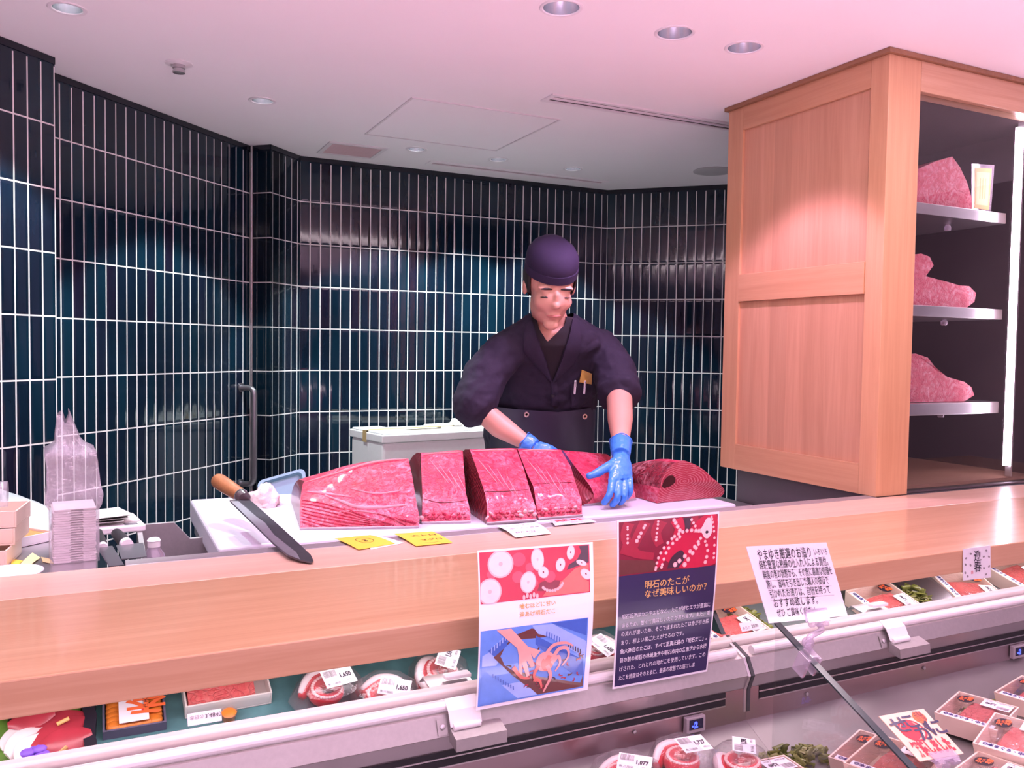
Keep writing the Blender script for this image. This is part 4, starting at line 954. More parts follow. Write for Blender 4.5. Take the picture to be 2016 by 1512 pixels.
for i in range(34):
    f = i/33; row = []; z = -.0002+f*.335
    for k in range(56):
        a = 2*math.pi*k/56; ca, sa = math.cos(a), math.sin(a); m = max(abs(ca), abs(sa)); hx_, hy_ = .050, .065
        rx, ry = ca/m*hx_, sa/m*hy_
        if z < .125: s = 1.0+.02*noise.noise(Vector((a*2, z*40, 1)))
        else:
            g = (z-.125)/.21; s = 1.02 + .10*noise.noise(Vector((ca*2.2, sa*2.2, z*14)))+.07*noise.noise(Vector((ca*5, sa*5, z*40)))+.05*abs(noise.noise(Vector((ca*9, sa*9, z*60))))
            if g < .25: s += .10*math.sin(math.pi*g/.25)
            if g > .60: q_ = min(1, (g-.60)/.10); s *= 1-.50*q_*q_*(3-2*q_)
            if g > .72: s *= 1-.55*(g-.72)/.28
        lean = -.015*max(0, z-.2)/.1
        row.append(sx @ Vector((rx*s+lean, .059+ry*s, z+ (.02*noise.noise(Vector((ca*1.5, sa*1.5, 9)))*max(0, (z-.2)*8)))))
    secs.append(row)
b.loft(secs, cap=False).build('plastic_bag', 'bag', smooth=80, label='tall crinkled clear plastic bag around the stack of flat cartons', cat='bag')
# --- left end of the bench
TOPZ = .9955
def open_box(b, x0, x1, y0, y1, z0, z1, w, T=None, mi=0):
    b.box(x0, x1, y0, y1, z0, z0+w, mi, T); b.box(x0, x0+w, y0, y1, z0+w, z1, mi, T); b.box(x1-w, x1, y0, y1, z0+w, z1, mi, T)
    b.box(x0+w, x1-w, y0, y0+w, z0+w, z1, mi, T); b.box(x0+w, x1-w, y1-w, y1, z0+w, z1, mi, T); return b
q = at(13, 1118, Z=TOPZ); T0 = Matrix.Translation(Vector((q.x, q.y, TOPZ))) @ Matrix.Rotation(R(-8), 4, 'Z')
for i, (lab, dz, dx, dy, tl_) in enumerate((('lowest pale wooden box of the stack at the left edge', .0005, 0, 0, 0), ('middle pale wooden box of the stack at the left edge', .0395, .006, .05, 0), ('topmost pale wooden box of the stack at the left edge', .0785, .008, .056, 0))):
    open_box(B(), -.15+dx, dx, dy, .14+dy, dz, dz+.038, .004, T0).build('wooden_box', 'pink_box', label=lab, cat='box', group='wooden boxes at the left edge', bevel=.0008)
q2 = T0 @ Vector((-.05, .11, .1175)); b = B().tube([q2+Vector((-.09, 0, .030)), q2+Vector((.028, .0, .030))], .030, 24); b.build('film_roll', 'bag', smooth=50, label='roll of clear film on the stack of wooden boxes', cat='film roll')
# pale film sheet hanging over something behind, white tray with an orange lining, notes
a = at(0, 962, Y=2.72); bq = at(106, 1000, Y=2.62); cq = at(95, 1062, Y=2.50); dq = at(0, 1050, Y=2.50)
b = B(); n = 14; g = []
for i in range(n+1):
    for j in range(n+1):
        u, v = j/n, i/n; p = dq.lerp(cq, u).lerp(a.lerp(bq, u), v); p = Vector((p.x-.25*(1-u)*(1-v)*0, p.y, max(TOPZ+.001, p.z))) + Vector((0, 1, .6))*.012*noise.noise(Vector((u*4, v*4, 2)))
        g.append(p)
b.add(g, [(i*(n+1)+j, i*(n+1)+j+1, (i+1)*(n+1)+j+1, (i+1)*(n+1)+j) for i in range(n) for j in range(n)])
o = b.build('film_sheet', clear('pale_film_sheet', (.93, .97, .95), .15, .08, .45, (.66, .74, .73), .6), smooth=80, label='pale greenish plastic sheet slumped behind the wooden boxes', cat='plastic sheet'); so = o.modifiers.new('thick', 'SOLIDIFY'); so.thickness = .001
p0, p1 = at(28, 1081, Z=TOPZ), at(84, 1069, Z=TOPZ); d = (p1-p0); ang = math.atan2(d.y, d.x); T1 = Matrix.Translation(p0+Vector((0, 0, .0005))) @ Matrix.Rotation(ang, 4, 'Z')
t = thing('white_tray', 'shallow white tray with an orange lining between the wooden boxes and the bag', 'tray', p0.lerp(p1, .5))
open_box(B(), -.02, d.length+.03, .0, .12, 0, .024, .003, T1).build('tray', 'white', t, bevel=.001)
B().box(-.016, d.length+.026, .004, .116, .0035, .018, T=T1).build('lining', plain('orange_brown_lining', (.66, .28, .08), .5, vary=.25, scale=12), t)
for lab, m, px in (('pale yellow note lying loose in front of the bagged cartons', 'yellow_pale', [(64, 1088), (80, 1098), (53, 1119), (34, 1117)]), ('deeper yellow note half hidden under the pale yellow note', 'yellow', [(26, 1100), (46, 1104), (33, 1117), (19, 1117)]), ('yellow paper tucked under the front corner of the carton bag', 'yellow_pale', [(80, 1096), (96, 1099), (106, 1110), (84, 1106)])):
    paper('yellow_note', lab, px, TOPZ+.0016, m, lambda s, b: None, group='loose yellow notes at the left')
q = at(20, 1142, Z=TOPZ); B().lathe((q.x-.005, q.y+.005, TOPZ+.0005), [(.030, 0), (.045, .003), (.066, .014), (.068, .016), (.064, .0155), (.044, .006), (.0, .005)], 40).build('plate', 'white', smooth=40, label='round white plate at the lower left behind the counter', cat='plate')
# scale with film trays
q = at(236, 1054, Z=TOPZ); T2 = Matrix.Translation(Vector((q.x, q.y+.02, TOPZ+.0005))) @ Matrix.Rotation(R(8), 4, 'Z')
t = thing('kitchen_scale', 'flat white digital scale behind the knives on the steel bench', 'scale', T2 @ Vector((0, .07, 0)))
B().box(-.075, .065, 0, .16, 0, .018, T=T2).build('body', 'white', t, bevel=.004); B().box(-.07, .06, .05, .155, .018, .024, T=T2).build('platform', 'cream', t, bevel=.003)
B().box(.015, .048, .012, .04, .018, .0188, T=T2).build('display', plain('grey_display', (.16, .17, .18), .2), t)
for i in range(3):
    T3 = T2 @ Matrix.Translation(Vector((-.035+.006*i, .085, .0245+i*.0062))) @ Matrix.Rotation(R(-6+7*i), 4, 'Z')
    b = B(); b.loft([[T3 @ Vector((sx_*w, sy_*h_, z)) for sx_, sy_ in ((-1, -1), (1, -1), (1, 1), (-1, 1))] for w, h_, z in ((.040, .050, .0), (.055, .066, .0055), (.053, .064, .0055), (.039, .049, .001))], cap=True)
    b.build('foam_tray', plain('grey_foam_tray', (.55, .55, .52), .6), label=('lowest', 'middle', 'topmost')[i]+' shallow foam tray of the three on the white scale', cat='tray', group='foam trays on the scale')
# two knives beside the bag
def small_knife(lab, a, f, e, w, r, z):
    a, f, e = at(*a, Z=z+.02), at(*f, Z=z+.012), at(*e, Z=z+.004)
    t = thing('kitchen_knife', lab, 'knife', (f.x, f.y, z), 'kitchen knives beside the sink')
    d = (f-a).normalized(); B().tube([a, a.lerp(f, .5), f-d*.014], [r*.85, r, r], 16).build('handle', plain('black_knife_handle', (.03, .027, .03), .35), t, smooth=50)
    B().tube([f-d*.014, f+d*.004], [r*1.02, r*.98], 16).build('ferrule', 'white', t, smooth=50)
    dd = (e-f).normalized(); s = Vector((dd.y, -dd.x, 0)); B().prism([f+s*w*.4, f-s*w*.6, e-s*w*.5, e+s*w*.15, e+s*w*.4], (0, 0, .002)).build('blade', 'steel_dark', t)
small_knife('black handled knife close against the bagged cartons, its blade toward the counter', (194, 1048), (203, 1078), (228, 1115), .034, .011, TOPZ)
small_knife('thick black handled cleaver between the slim knife and the clear bottle', (229, 1050), (250, 1073), (262, 1100), .060, .015, TOPZ)
# squeeze bottle in the sink
q = at(303, 1090, Y=2.22); t = thing('squeeze_bottle', 'clear round squeeze bottle with a white cap standing in the steel sink', 'bottle', (q.x, q.y, .7205))
zc = at(303, 1076, Y=2.22).z; B().lathe((q.x, q.y, .7205), [(.024, 0), (.027, .004), (.027, zc-.7205-.035), (.024, zc-.7205-.018), (.014, zc-.7205-.004), (.014, zc-.7205)], 28).build('body', 'acrylic', t, smooth=40)
B().lathe((q.x, q.y, zc), [(.0145, 0), (.0145, .014), (.016, .015), (.012, .021), (.004, .022)], 24).build('cap', 'white', t, smooth=40)
# ------------------------------------------------------------------ refrigerated case under the counter
DK = .765
def case(name, label, x0, x1, deckm):
    t = thing(name, label, 'display case', ((x0+x1)/2, 1.1, 0))
    def ext(n, prof, m, par=t, a=x0, e=x1, bev=0):
        return B().prism([(a, y, z) for y, z in prof], (e-a, 0, 0)).build(n, m, par, bevel=bev)
    ext('rear_rail', [(1.242, .9375), (1.262, .9375), (1.262, .954), (1.246, .954), (1.242, .950)], 'cream', bev=.0015)
    ext('shade_gap', [(1.238, .932), (1.2575, .932), (1.2575, .9372), (1.238, .9372)], 'black')  # black strip painting the shade in the gap below the rail
    ext('track', [(1.205, .920), (1.237, .920), (1.237, .9415), (1.231, .9435), (1.226, .936), (1.205, .930)], 'cream', bev=.001)
    ext('steel_panel', [(1.190, .903), (1.204, .9322), (1.2045, .918), (1.198, .898)], 'steel_dull', bev=.0006)
    ext('lower_bevel', [(1.1905, .9025), (1.1975, .8975), (1.206, .876), (1.2005, .8765)], 'steel')
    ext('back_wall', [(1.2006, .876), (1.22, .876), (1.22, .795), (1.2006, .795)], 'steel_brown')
    for z0, z1 in ((.8665, .8755), (.852, .8635)): ext('air_slot', [(1.1992, z0), (1.2004, z0), (1.2004, z1), (1.1992, z1)], 'black', a=x0+.03, e=x1-.05)
    for z0 in (.8642, .8498): ext('slot_lip', [(1.1985, z0), (1.2004, z0), (1.2004, z0+.0022), (1.1985, z0+.0022)], 'alu', a=x0+.03, e=x1-.05)
    ext('well_slope', [(1.2005, .815), (1.2005, .790), (1.10, DK-.02), (1.10, DK)], 'deck')
    ext('deck', [(1.0995, DK), (1.0995, .735), (.45, .735), (.45, DK)], 'deck')
    ext('case_body', [(1.66, .02), (1.66, .865), (1.222, .865), (1.222, .784), (1.10, .734), (.45, .734), (.45, .02)], 'steel_dark')
    ext('mirrored_deck', [(1.263, .8655), (1.510, .9603), (1.510, .9703), (1.263, .8755)], deckm)  # added deck, carries the mirror image of the food as solid packs
    ext('rail_tube', [(1.213+.0085*math.cos(a), .9405+.0085*math.sin(a)) for a in [2*math.pi*k/14 for k in range(14)]], 'white', a=x0+.02, e=x1-.02)
    for k in range(int((x1-x0)/.33)):
        B().lathe((x0+.15+.33*k, 1.199, .84), [(.004, 0), (.0035, .002), (.001, .003)], 10, T=Matrix.Rotation(R(90), 3, 'X')).build('rivet', 'steel', t, smooth=40)
    return t
JX = 1.071
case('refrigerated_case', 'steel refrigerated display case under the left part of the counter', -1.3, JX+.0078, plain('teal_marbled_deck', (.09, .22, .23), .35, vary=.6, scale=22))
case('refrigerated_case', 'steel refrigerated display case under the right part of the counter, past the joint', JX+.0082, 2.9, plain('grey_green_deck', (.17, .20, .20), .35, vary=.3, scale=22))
b = B(); prof = [(1.262, .956), (1.2045, .9335), (1.188, .903), (1.199, .874), (1.199, .832), (1.21, .832), (1.264, .832)]
b.prism([(JX+.001, y, z) for y, z in prof], (.0065, 0, 0)); b.build('joint_trim', 'alu', label='bent aluminium trim covering the joint between the two case units', cat='trim strip', bevel=.001)
b = B(); b.prism([(JX+.008, y-.001 if i in (1, 2, 3) else y, z) for i, (y, z) in enumerate(prof)], (.0075, 0, 0)); b.build('joint_gasket', plain('dark_grey_gasket', (.05, .055, .06), .5), label='dark gasket line running beside the bent joint trim', cat='gasket')
B().prism([(JX+.002, 1.266, .9565), (JX+.002, 1.285, .9555), (JX+.002, 1.600, .9965), (JX+.002, 1.300, .9965)], (.010, 0, 0)).build('glass_partition', 'edge_glass', label='dark edged glass partition between rail and counter at the case joint', cat='glass panel')
# sloping glass end panel: a sheet in the plane X = 1.15 with a dark polished edge
GX = 1.0795; pt = lambda y: (y, 1.015+(y-1.127)*.4625)
t = thing('glass_divider', 'sloping glass divider with a dark edge crossing the right case', 'glass panel', (GX, 1.0, DK))
top = [pt(1.132), pt(.70)]
pts = [(1.132, top[0][1]), (.70, top[1][1]), (.70, DK+.0005), (1.098, DK+.0005), (1.132, .786)]
B().prism([(GX, y, z) for y, z in pts], (.006, 0, 0)).build('pane', 'glass', t)
d = Vector((0, top[0][0]-top[1][0], top[0][1]-top[1][1])).normalized(); u = Vector((0, -d.z, d.y))
e0, e1 = Vector((GX-.0035, top[0][0], top[0][1])), Vector((GX-.0035, top[1][0], top[1][1]))
B().prism([e0, e0+u*.003, e1+u*.003, e1], (.013, 0, 0)).build('edge', 'edge_glass', t)
# hinged clips on the rail
def clip(lab, x0, w):
    t = thing('rail_clip', lab, 'clip', (x0, 1.19, .90), 'hinged clips on the case rail')
    B().prism([(x0, 1.214, .9500), (x0, 1.197, .9380), (x0, 1.186, .9180), (x0, 1.184, .9185), (x0, 1.195, .9400), (x0, 1.214, .9525)], (w*.62, 0, 0)).build('flap', 'white', t, bevel=.0006)
    B().tube([(x0+.004, 1.1835, .9185), (x0+w*.62-.004, 1.1835, .9185)], .0055, 12).build('hinge', 'white', t, smooth=50)
    b = B(); b.prism([(x0, 1.1885, .9165), (x0, 1.162, .9085), (x0, 1.160, .8905), (x0, 1.1617, .8905), (x0, 1.1637, .9070), (x0, 1.1885, .9145)], (w, 0, 0))
    b.prism([(x0, 1.1635, .9070), (x0, 1.1887, .9145), (x0, 1.189, .895), (x0, 1.161, .8905)], (.0012, 0, 0)); b.build('bracket', 'steel_dull', t)
    B().lathe((x0-.010, 1.194, .917), [(.0045, 0), (.004, .003), (.0015, .004)], 12, T=Matrix.Rotation(R(65), 3, 'X')).build('screw', 'steel', t, smooth=40)
    B().prism([(x0-.018, 1.1905, .906), (x0-.018, 1.2000, .927), (x0-.018, 1.1985, .9277), (x0-.018, 1.189, .9067)], (.016, 0, 0)).build('fixing_plate', 'steel_dull', t)
clip('white and steel hinged clip on the rail under the tentacle photo poster', at(885, 1400, Y=1.19).x, .085)
clip('white and steel hinged clip on the rail near the handwritten sign', at(1750, 1235, Y=1.19).x, .088)
b = B(); x0 = at(1688, 1200, Y=1.30).x
for nm, x, lab in (('mirrored_clip', at(1686, 1200, Y=1.285).x, 'small mirrored steel and white clip behind the rail, right of the handwritten sign'), ('mirrored_clip', at(838, 1350, Y=1.285).x, 'small mirrored steel and white clip behind the rail, left of the tentacle photo poster')):  # reflections of the rail clips, built as added solid clips
    t = thing(nm, lab, 'clip', (x, 1.285, .9), 'mirrored clips behind the rail')
    B().prism([(x, 1.266, .951), (x, 1.30, .957), (x, 1.315, .944), (x, 1.315, .942), (x, 1.30, .954), (x, 1.266, .948)], (.075, 0, 0)).build('bracket', 'steel', t); B().box(x+.028, x+.072, 1.264, 1.282, .9585, .9645).build('flap', 'white', t, bevel=.001)
    B().box(x+.02, x+.07, 1.264, 1.270, .8755, .950).build('stem', 'steel', t)
# temperature displays on the back wall of the case
for lab, x0 in (('small grey thermometer with blue digits on the back wall beside the case joint', at(1345, 1430, Y=1.198).x), ('small grey thermometer with blue digits at the right edge of the photo', at(1988, 1270, Y=1.198).x)):
    t = thing('thermometer', lab, 'thermometer', (x0+.02, 1.193, .82), 'case thermometers')
    B().box(x0, x0+.042, 1.188, 1.1983, .820, .8485).build('housing', plain('grey_plastic_housing', (.34, .31, .33), .5), t, bevel=.0015)
    B().box(x0+.006, x0+.036, 1.1872, 1.188, .827, .8445).build('screen', plain('dark_screen', (.02, .02, .05), .2), t)
    s = Sheet((x0+.006, 1.1872, .827), (x0+.036, 1.1872, .827), (x0+.036, 1.1872, .8445), (x0+.006, 1.1872, .8445)); b = B(); s.text(b, '-2', .16, .18, .015, 0, bold=.06); b.build('digits', 'blue_led', t, fix=False)
# ------------------------------------------------------------------ packs of food
M['octo_red'] = plain('boiled_octopus_red', (.60, .020, .035), .28, vary=.35, scale=30, bump=.3, coat=.3); M['sucker'] = plain('octopus_sucker', (.80, .50, .48), .4, vary=.15, scale=40)
M['octo_white'] = plain('octopus_white_flesh', (.82, .72, .72), .35, vary=.06); M['lettuce'] = plain('green_leaf', (.16, .33, .05), .5, vary=.5, scale=26, bump=.3)
M['roe'] = plain('orange_urchin', (.80, .24, .03), .4, vary=.2, scale=60, bump=.4); M['seaweed'] = plain('yellow_green_seaweed', (.22, .24, .06), .25, vary=.6, scale=60, bump=.5, coat=.4)
def price_label(parent, sh, price, code=True):
    b = B(); sh.body(b, 0, .0004); l = b.build('price_label', 'paper', parent); b = B()
    sh.text(b, price, .52, .40, sh.h*.34, 0, bold=.03, width=.36); sh.text(b, '魚六商店', .06, .10, sh.h*.15, 0); sh.text(b, '(税込)', .70, .14, sh.h*.13, 0)
    if code:
        x = .06; rr = random.Random(5)
        while x < .46: w = rr.choice((.008, .012, .02)); sh.rect(b, x, .55, x+w, .92, 1, .0007, 1); x += w+rr.choice((.008, .014))
    b.build('print', ['ink', 'grey_ink'], l, fix=False); return l
def octo_pack(price):
    t = thing('octopus_pack', '', 'food pack', (0, 0, 0)); oct_ = lambda r, z, k=1: [Vector((r*math.cos(math.pi/8+k_*math.pi/4)*1.12, r*math.sin(math.pi/8+k_*math.pi/4), z)) for k_ in range(8)]
    b = B(); b.loft([oct_(.052, .0005), oct_(.070, .010), oct_(.074, .012), oct_(.074, .0135)]); b.build('tray', 'dome', t)
    b = B(); b.loft([oct_(.072, .014), oct_(.070, .022), oct_(.058, .050), oct_(.042, .060), oct_(.018, .063)]); b.build('lid', 'dome', t, smooth=25)
    sp = [Vector((.038*(1-.75*f)*math.cos(7.5*f+.4)-.004, .034*(1-.75*f)*math.sin(7.5*f+.4)-.010, .022+.018*f)) for f in [k/40 for k in range(41)]]
    o = B().tube(sp, [.0175-.0105*k/40 for k in range(41)], 12).build('tentacle', 'octo_red', t, smooth=80)
    b = B()
    for k in range(0, 40):
        for s in (-1, 1):
            p = sp[k]; c = Vector((-.004, -.012, p.z)); d = (p-c).normalized(); r = .0175-.0105*k/40; b.ball(p+d*r*.55*(.9)+Vector((0, 0, r*(.72+.18*s))), (r*.26, r*.26, r*.16), 5)
    b.build('suckers', 'sucker', t, smooth=80)
    p2 = [Vector((-.050, .022, .016)), Vector((-.018, .040, .024)), Vector((.022, .034, .026)), Vector((.048, .012, .020))]
    B().tube(curve_pts(p2, 6), [.008+.010*math.sin(math.pi*k/18) for k in range(19)], 12, flat=.8).build('tentacle', 'octo_red', t, smooth=80)
    B().tube(curve_pts([p+Vector((0, .004, .006)) for p in p2], 6), [.006+.008*math.sin(math.pi*k/18) for k in range(19)], 12, flat=.8).build('white_flesh', 'octo_white', t, smooth=80)
    a = Matrix.Rotation(R(-12), 3, 'Z'); q = lambda x, y: a @ Vector((x, y, 0)) + Vector((.012, -.002, .0642 if y > -.02 else .0605))
    price_label(t, Sheet(q(-.030, -.032), q(.034, -.032), q(.034, .014), q(-.030, .014)), price); return t
def tuna_box(price):
    t = thing('tuna_box', '', 'food pack', (0, 0, 0)); W, D, H = .074, .055, .037
    b = B(); o = lambda k, z: [Vector((sx_*W*k, sy_*(D*k if k > .9 else D*k), z)) for sx_, sy_ in ((-1, -1), (1, -1), (1, 1), (-1, 1))]
    inr = lambda k, z: [Vector((sx_*(W*k-.003), sy_*(D*k-.003), z)) for sx_, sy_ in ((-1, -1), (1, -1), (1, 1), (-1, 1))]
    b.loft([o(.90, .0005), o(1.0, H), inr(1.0, H), inr(.91, .004)]); b.build('carton', 'pink_box', t)
    b = B(); secs = []
    for i in range(9):
        x = -.052+.094*i/8; s = 1-.12*abs(i-4)/4; secs.append([Vector((x+.006*z*20, y*s-.004, .0045+z)) for y, z in ((-.036, 0), (.030, 0), (.036, .011), (.026, .027), (-.018, .029), (-.038, .014))])
    b.loft(secs); b.build('tuna_slab', 'saku', t, smooth=30)
    B().box(-W+.001, W-.001, -D+.001, D-.001, H-.0012, H-.0004).build('film', 'film', t)
    s = Sheet((.004, .014, H), (.060, .014, H), (.060, .050, H), (.004, .050, H)); b = B()
    s.blob(b, .62, .50, .34, .40, 0, .0003, 24); s.text(b, '天然', .38, .52, .011, 1, bold=.05); s.text(b, '本鮪', .52, .20, .011, 1, bold=.05); b.build('oval_sticker', ['ink', 'orange'], t, fix=False)
    a, c = Vector((-W+.003, .046, H+.0004)), Vector((-W+.003, -.048, H+.0004)); s = Sheet(a, c, c+Vector((.016, 0, 0)), a+Vector((.016, 0, 0)))
    b = B(); s.body(b, 0, .0004); l = b.build('name_label', 'paper', t); b = B(); s.text(b, '◎本まぐろ・中とろ', .05, .22, .0115, 0, bold=.04, width=.88); b.build('print', 'blue_ink', l, fix=False)
    s = Sheet((.020, -.050, H+.0004), (.067, -.050, H+.0004), (.067, -.004, H+.0004), (.020, -.004, H+.0004)); s = Sheet((.067, -.048, H+.0004), (.067, .004, H+.0004), (.030, .004, H+.0004), (.030, -.048, H+.0004))
    price_label(t, s, price); return t
def sweed(b, cx, cy, z, rx, ry, h, seed, n=26):
    rr = random.Random(seed)
    for i in range(n):
        x, y = cx+rx*rr.uniform(-1, 1), cy+ry*rr.uniform(-1, 1); k = max(0, 1-((x-cx)/rx)**2*.6-((y-cy)/ry)**2*.6); a = rr.uniform(0, 6.28); L_ = rr.uniform(.02, .04); pts = []
        for j in range(7): f = j/6-.5; pts.append(Vector((x+math.cos(a)*L_*f+.006*math.sin(j*1.9+i), y+math.sin(a)*L_*f+.006*math.cos(j*2.3+i), z+.003+h*k*rr.uniform(.3, 1)*(1-f*f*2.5)+.003*math.sin(j*2+i))))
        for p in pts: p.z = max(p.z, z+.0025)
        b.tube(pts, [.002, .004, .005, .005, .005, .004, .002], 6, flat=.45, up=(0, 0, 1))
    return b
def place(o, Lp, Bk, zr, H=.037, W=.148, D=.110, tilt=(0, 0), label=None):
    "stand a box so that its long left edge runs from pixel Lp to pixel Bk at rim height zr"
    a, c = at(*Lp, Z=zr), at(*Bk, Z=zr); d = (c-a).normalized(); ang = math.atan2(d.y, d.x); n = Vector((d.y, -d.x, 0)); m = (a+c)/2+n*D/2
    o.location = (m.x, m.y, zr-H); o.rotation_euler = (tilt[0], tilt[1], ang)
    if label: o['label'] = label
    o['group'] = 'tuna packs in the case'
bx = tuna_box('3,240'); RZ = DK+.0375
place(bx, (1827, 1404), (1878, 1361), RZ, label='tuna pack just right of the crab sign, nearest the case back wall')
N = lambda: again(bx, (0, 0, 0))
place(N(), (1918, 1453), (1956, 1409), RZ+.012, label='tuna pack at the right edge of the photo, overlapping its neighbour', tilt=(0, R(-4)))
place(N(), (1623, 1496), (1698, 1430), RZ, label='lower tuna pack of the two stacked behind the sloping glass edge')
place(N(), (1639, 1501), (1700, 1450), RZ+.0378, label='upper tuna pack of the two stacked behind the sloping glass edge')
place(N(), (1535, 1522), (1604, 1487), RZ, label='tuna pack cut by the bottom of the photo beside the seaweed')
place(N(), (1958, 1361), (2010, 1330), RZ, label='tuna pack against the case back wall at the right edge')
place(N(), (1868, 1520), (1914, 1486), RZ-.006, label='tuna pack at the bottom edge under the crab sign')
for o_ in list(bpy.data.objects):
    if o_.get('label') == 'tuna pack cut by the bottom of the photo beside the seaweed': o_.location = (1.006, 1.018, RZ-.037); o_.rotation_euler = (0, 0, R(86))
    if o_.get('label') == 'upper tuna pack of the two stacked behind the sloping glass edge': o_.location.x += .024; o_.location.y -= .004
    if o_.get('label') == 'tuna pack just right of the crab sign, nearest the case back wall': o_.location.y -= .012; o_.location.z += .006
for o, lab, px in ((octo_pack('1,077'), 'octopus pack at the bottom edge, leftmost of three, its label turned right', (1208, 1514)), (octo_pack('1,727'), 'octopus pack with a 1,727 price label, middle of three at the bottom', (1312, 1484)), (octo_pack('1,298'), 'octopus pack by the case joint, rightmost of three at the bottom', (1442, 1506))):
    p = at(*px, Z=DK+.03); o.location = (p.x, p.y, DK+.0005); o['label'] = lab; o['group'] = 'octopus packs at the bottom of the case'; o.rotation_euler = (R(-3), 0, R({1208: -28, 1312: 8, 1442: 62}[px[0]])); o.scale = (.84, .84, .95)
    if px[0] == 1312: o.location = (p.x-.012, 1.128, DK+.022); o.rotation_euler.x = R(6)
    if px[0] == 1208: o.location = (p.x-.012, 1.122, DK+.020); o.rotation_euler.x = R(6)
    if px[0] == 1442: o.location.x += .014; o.location.y -= .006
for nm, lab, (x, y), rx, ry, h, sd in (('seaweed_bed', 'mound of glossy green seaweed left of the stacked tuna packs', (1558, 1484), .075, .03, .035, 1), ('seaweed_bed', 'small strip of green seaweed behind the tuna packs at the right', (1925, 1380), .06, .02, .022, 2)):
    p = at(x, y, Z=DK+.02); p.y = min(p.y, 1.115); sweed(B(), p.x, p.y, DK, rx, ry, h, sd, 46).build(nm, 'seaweed', smooth=70, label=lab, cat='seaweed', kind='stuff')
# ------------------------------------------------------------------ mirror image of the case food, built as packs on an added sloping deck
RD = .8755; TH = R(21); RO = Vector((0, 1.263, RD)); RX = Matrix.Rotation(TH, 3, 'X'); RN = RX @ Vector((0, 0, 1)); before = set(bpy.data.objects)
def rq(x, y, z=RD):
    "a pixel's point on the sloping mirrored deck, laid flat (it is tilted into place at the end)"
    return RX.transposed() @ (at(x, y, P=RO+RN*(z-RD), N=RN)-RO) + RO
# mirrored sashimi platter
c = rq(80, 1440); t = thing('mirrored_sashimi_platter', 'mirrored green leafed platter of red and white sashimi at the far left under the counter', 'food platter', (c.x-.02, c.y, RD))
B().box(c.x-.19, rq(160, 1445).x, 1.275, 1.49, RD, RD+.004).build('tray', plain('mirrored_black_tray', (.02, .02, .025), .3), t)
b = B(); n = 26; g = []; x0, x1 = c.x-.185, rq(158, 1445).x
for i in range(n+1):
    for j in range(n+1):
        u, v = j/n, i/n; g.append(Vector((x0+(x1-x0)*u, 1.28+.205*v, RD+.008+.010*noise.noise(Vector((u*9, v*9, 0)))+.006*noise.noise(Vector((u*22, v*22, 3))))))
b.add(g, [(i*(n+1)+j, i*(n+1)+j+1, (i+1)*(n+1)+j+1, (i+1)*(n+1)+j) for i in range(n) for j in range(n)]); b.build('leaf_bed', 'lettuce', t, smooth=50)
def slices(px, m, sizes, seed, h=.010):
    rr = random.Random(seed)
    for i, (x, y, w, d_, a) in enumerate(px):
        p = rq(x, y, RD+.018+.004*i); b = B(); secs = []
        for k in range(9):
            f = k/8; x_ = (f-.5)*w; s = math.sin(math.pi*min(.97, max(.03, f)))**.5
            secs.append([Vector((x_, y_*d_*s, .5*h*math.cos(2.2*f+i)*.4+z_*h*.5)) for y_, z_ in ((-.5, 0), (-.2, .8), (.25, 1), (.5, 0), (.2, -.6), (-.25, -.6))])
        T = Matrix.Translation(p) @ Matrix.Rotation(R(a), 4, 'Z') @ Matrix.Rotation(R(18), 4, 'X'); b.loft([[T @ v for v in q] for q in secs]).build('sashimi_slice', m, t, smooth=50)
slices([(112, 1432, .085, .05, 18), (122, 1447, .085, .055, 28), (128, 1460, .07, .045, 14), (62, 1415, .06, .03, 10)], 'sashimi', 0, 1, .007); slices([(40, 1452, .055, .04, 30), (52, 1462, .06, .045, 42), (58, 1472, .05, .035, 60)], 'octo_white', 0, 2, .006)
p = rq(67, 1488, RD+.024); b = B()
for k in range(7): a = 2*math.pi*k/7; b.ball(p+Vector((.010*math.cos(a), .010*math.sin(a), .003*(k % 2))), (.010, .008, .004), 7)
b.build('flower', plain('purple_flower', (.22, .10, .62), .5, vary=.4, scale=60), t, smooth=80)
for (xa, ya), (xb, yb) in (((112, 1426), (136, 1414)), ((112, 1487), (132, 1470))): B().tube([rq(xa, ya, RD+.034), rq(xb, yb, RD+.038)], .0028, 6, flat=.5).build('bamboo_pick', 'gold', t)
# mirrored wavy dark divider and urchin tray
xa = rq(165, 1440).x; b = B(); secs = []
for k in range(13): y = 1.275+.21*k/12; w = .002*math.sin(k*2.1); secs.append([Vector((xa+w, y, RD)), Vector((xa+.016+w, y, RD)), Vector((xa+.016+w, y, RD+.026)), Vector((xa+w, y, RD+.026))])
b.loft(secs).build('mirrored_tray_divider', plain('mirrored_wavy_divider', (.02, .018, .03), .3), label='mirrored black wavy divider between the platter and the urchin tray', cat='divider')
a, b_, c_, d_ = rq(208, 1456), rq(322, 1439), rq(322, 1350), rq(215, 1366); xa, xb, ya, yb = a.x, b_.x, max(1.268, (a.y+b_.y)/2), 1.47
t = thing('mirrored_urchin_tray', 'mirrored tray of orange sea urchin with a white calligraphy label under the counter', 'food pack', ((xa+xb)/2, 1.40, RD))
open_box(B(), xa-.004, xb+.004, ya, yb, RD+.0003, RD+.016, .003).build('tray', plain('slate_tray', (.14, .13, .20), .3), t)
b = B(); rr = random.Random(3)
for i in range(6):
    for j in range(9): b.ball((xa+.012+(xb-xa-.024)*i/5, ya+.012+(yb-ya-.022)*j/8, RD+.012), (.012, .011, .0075), 6)
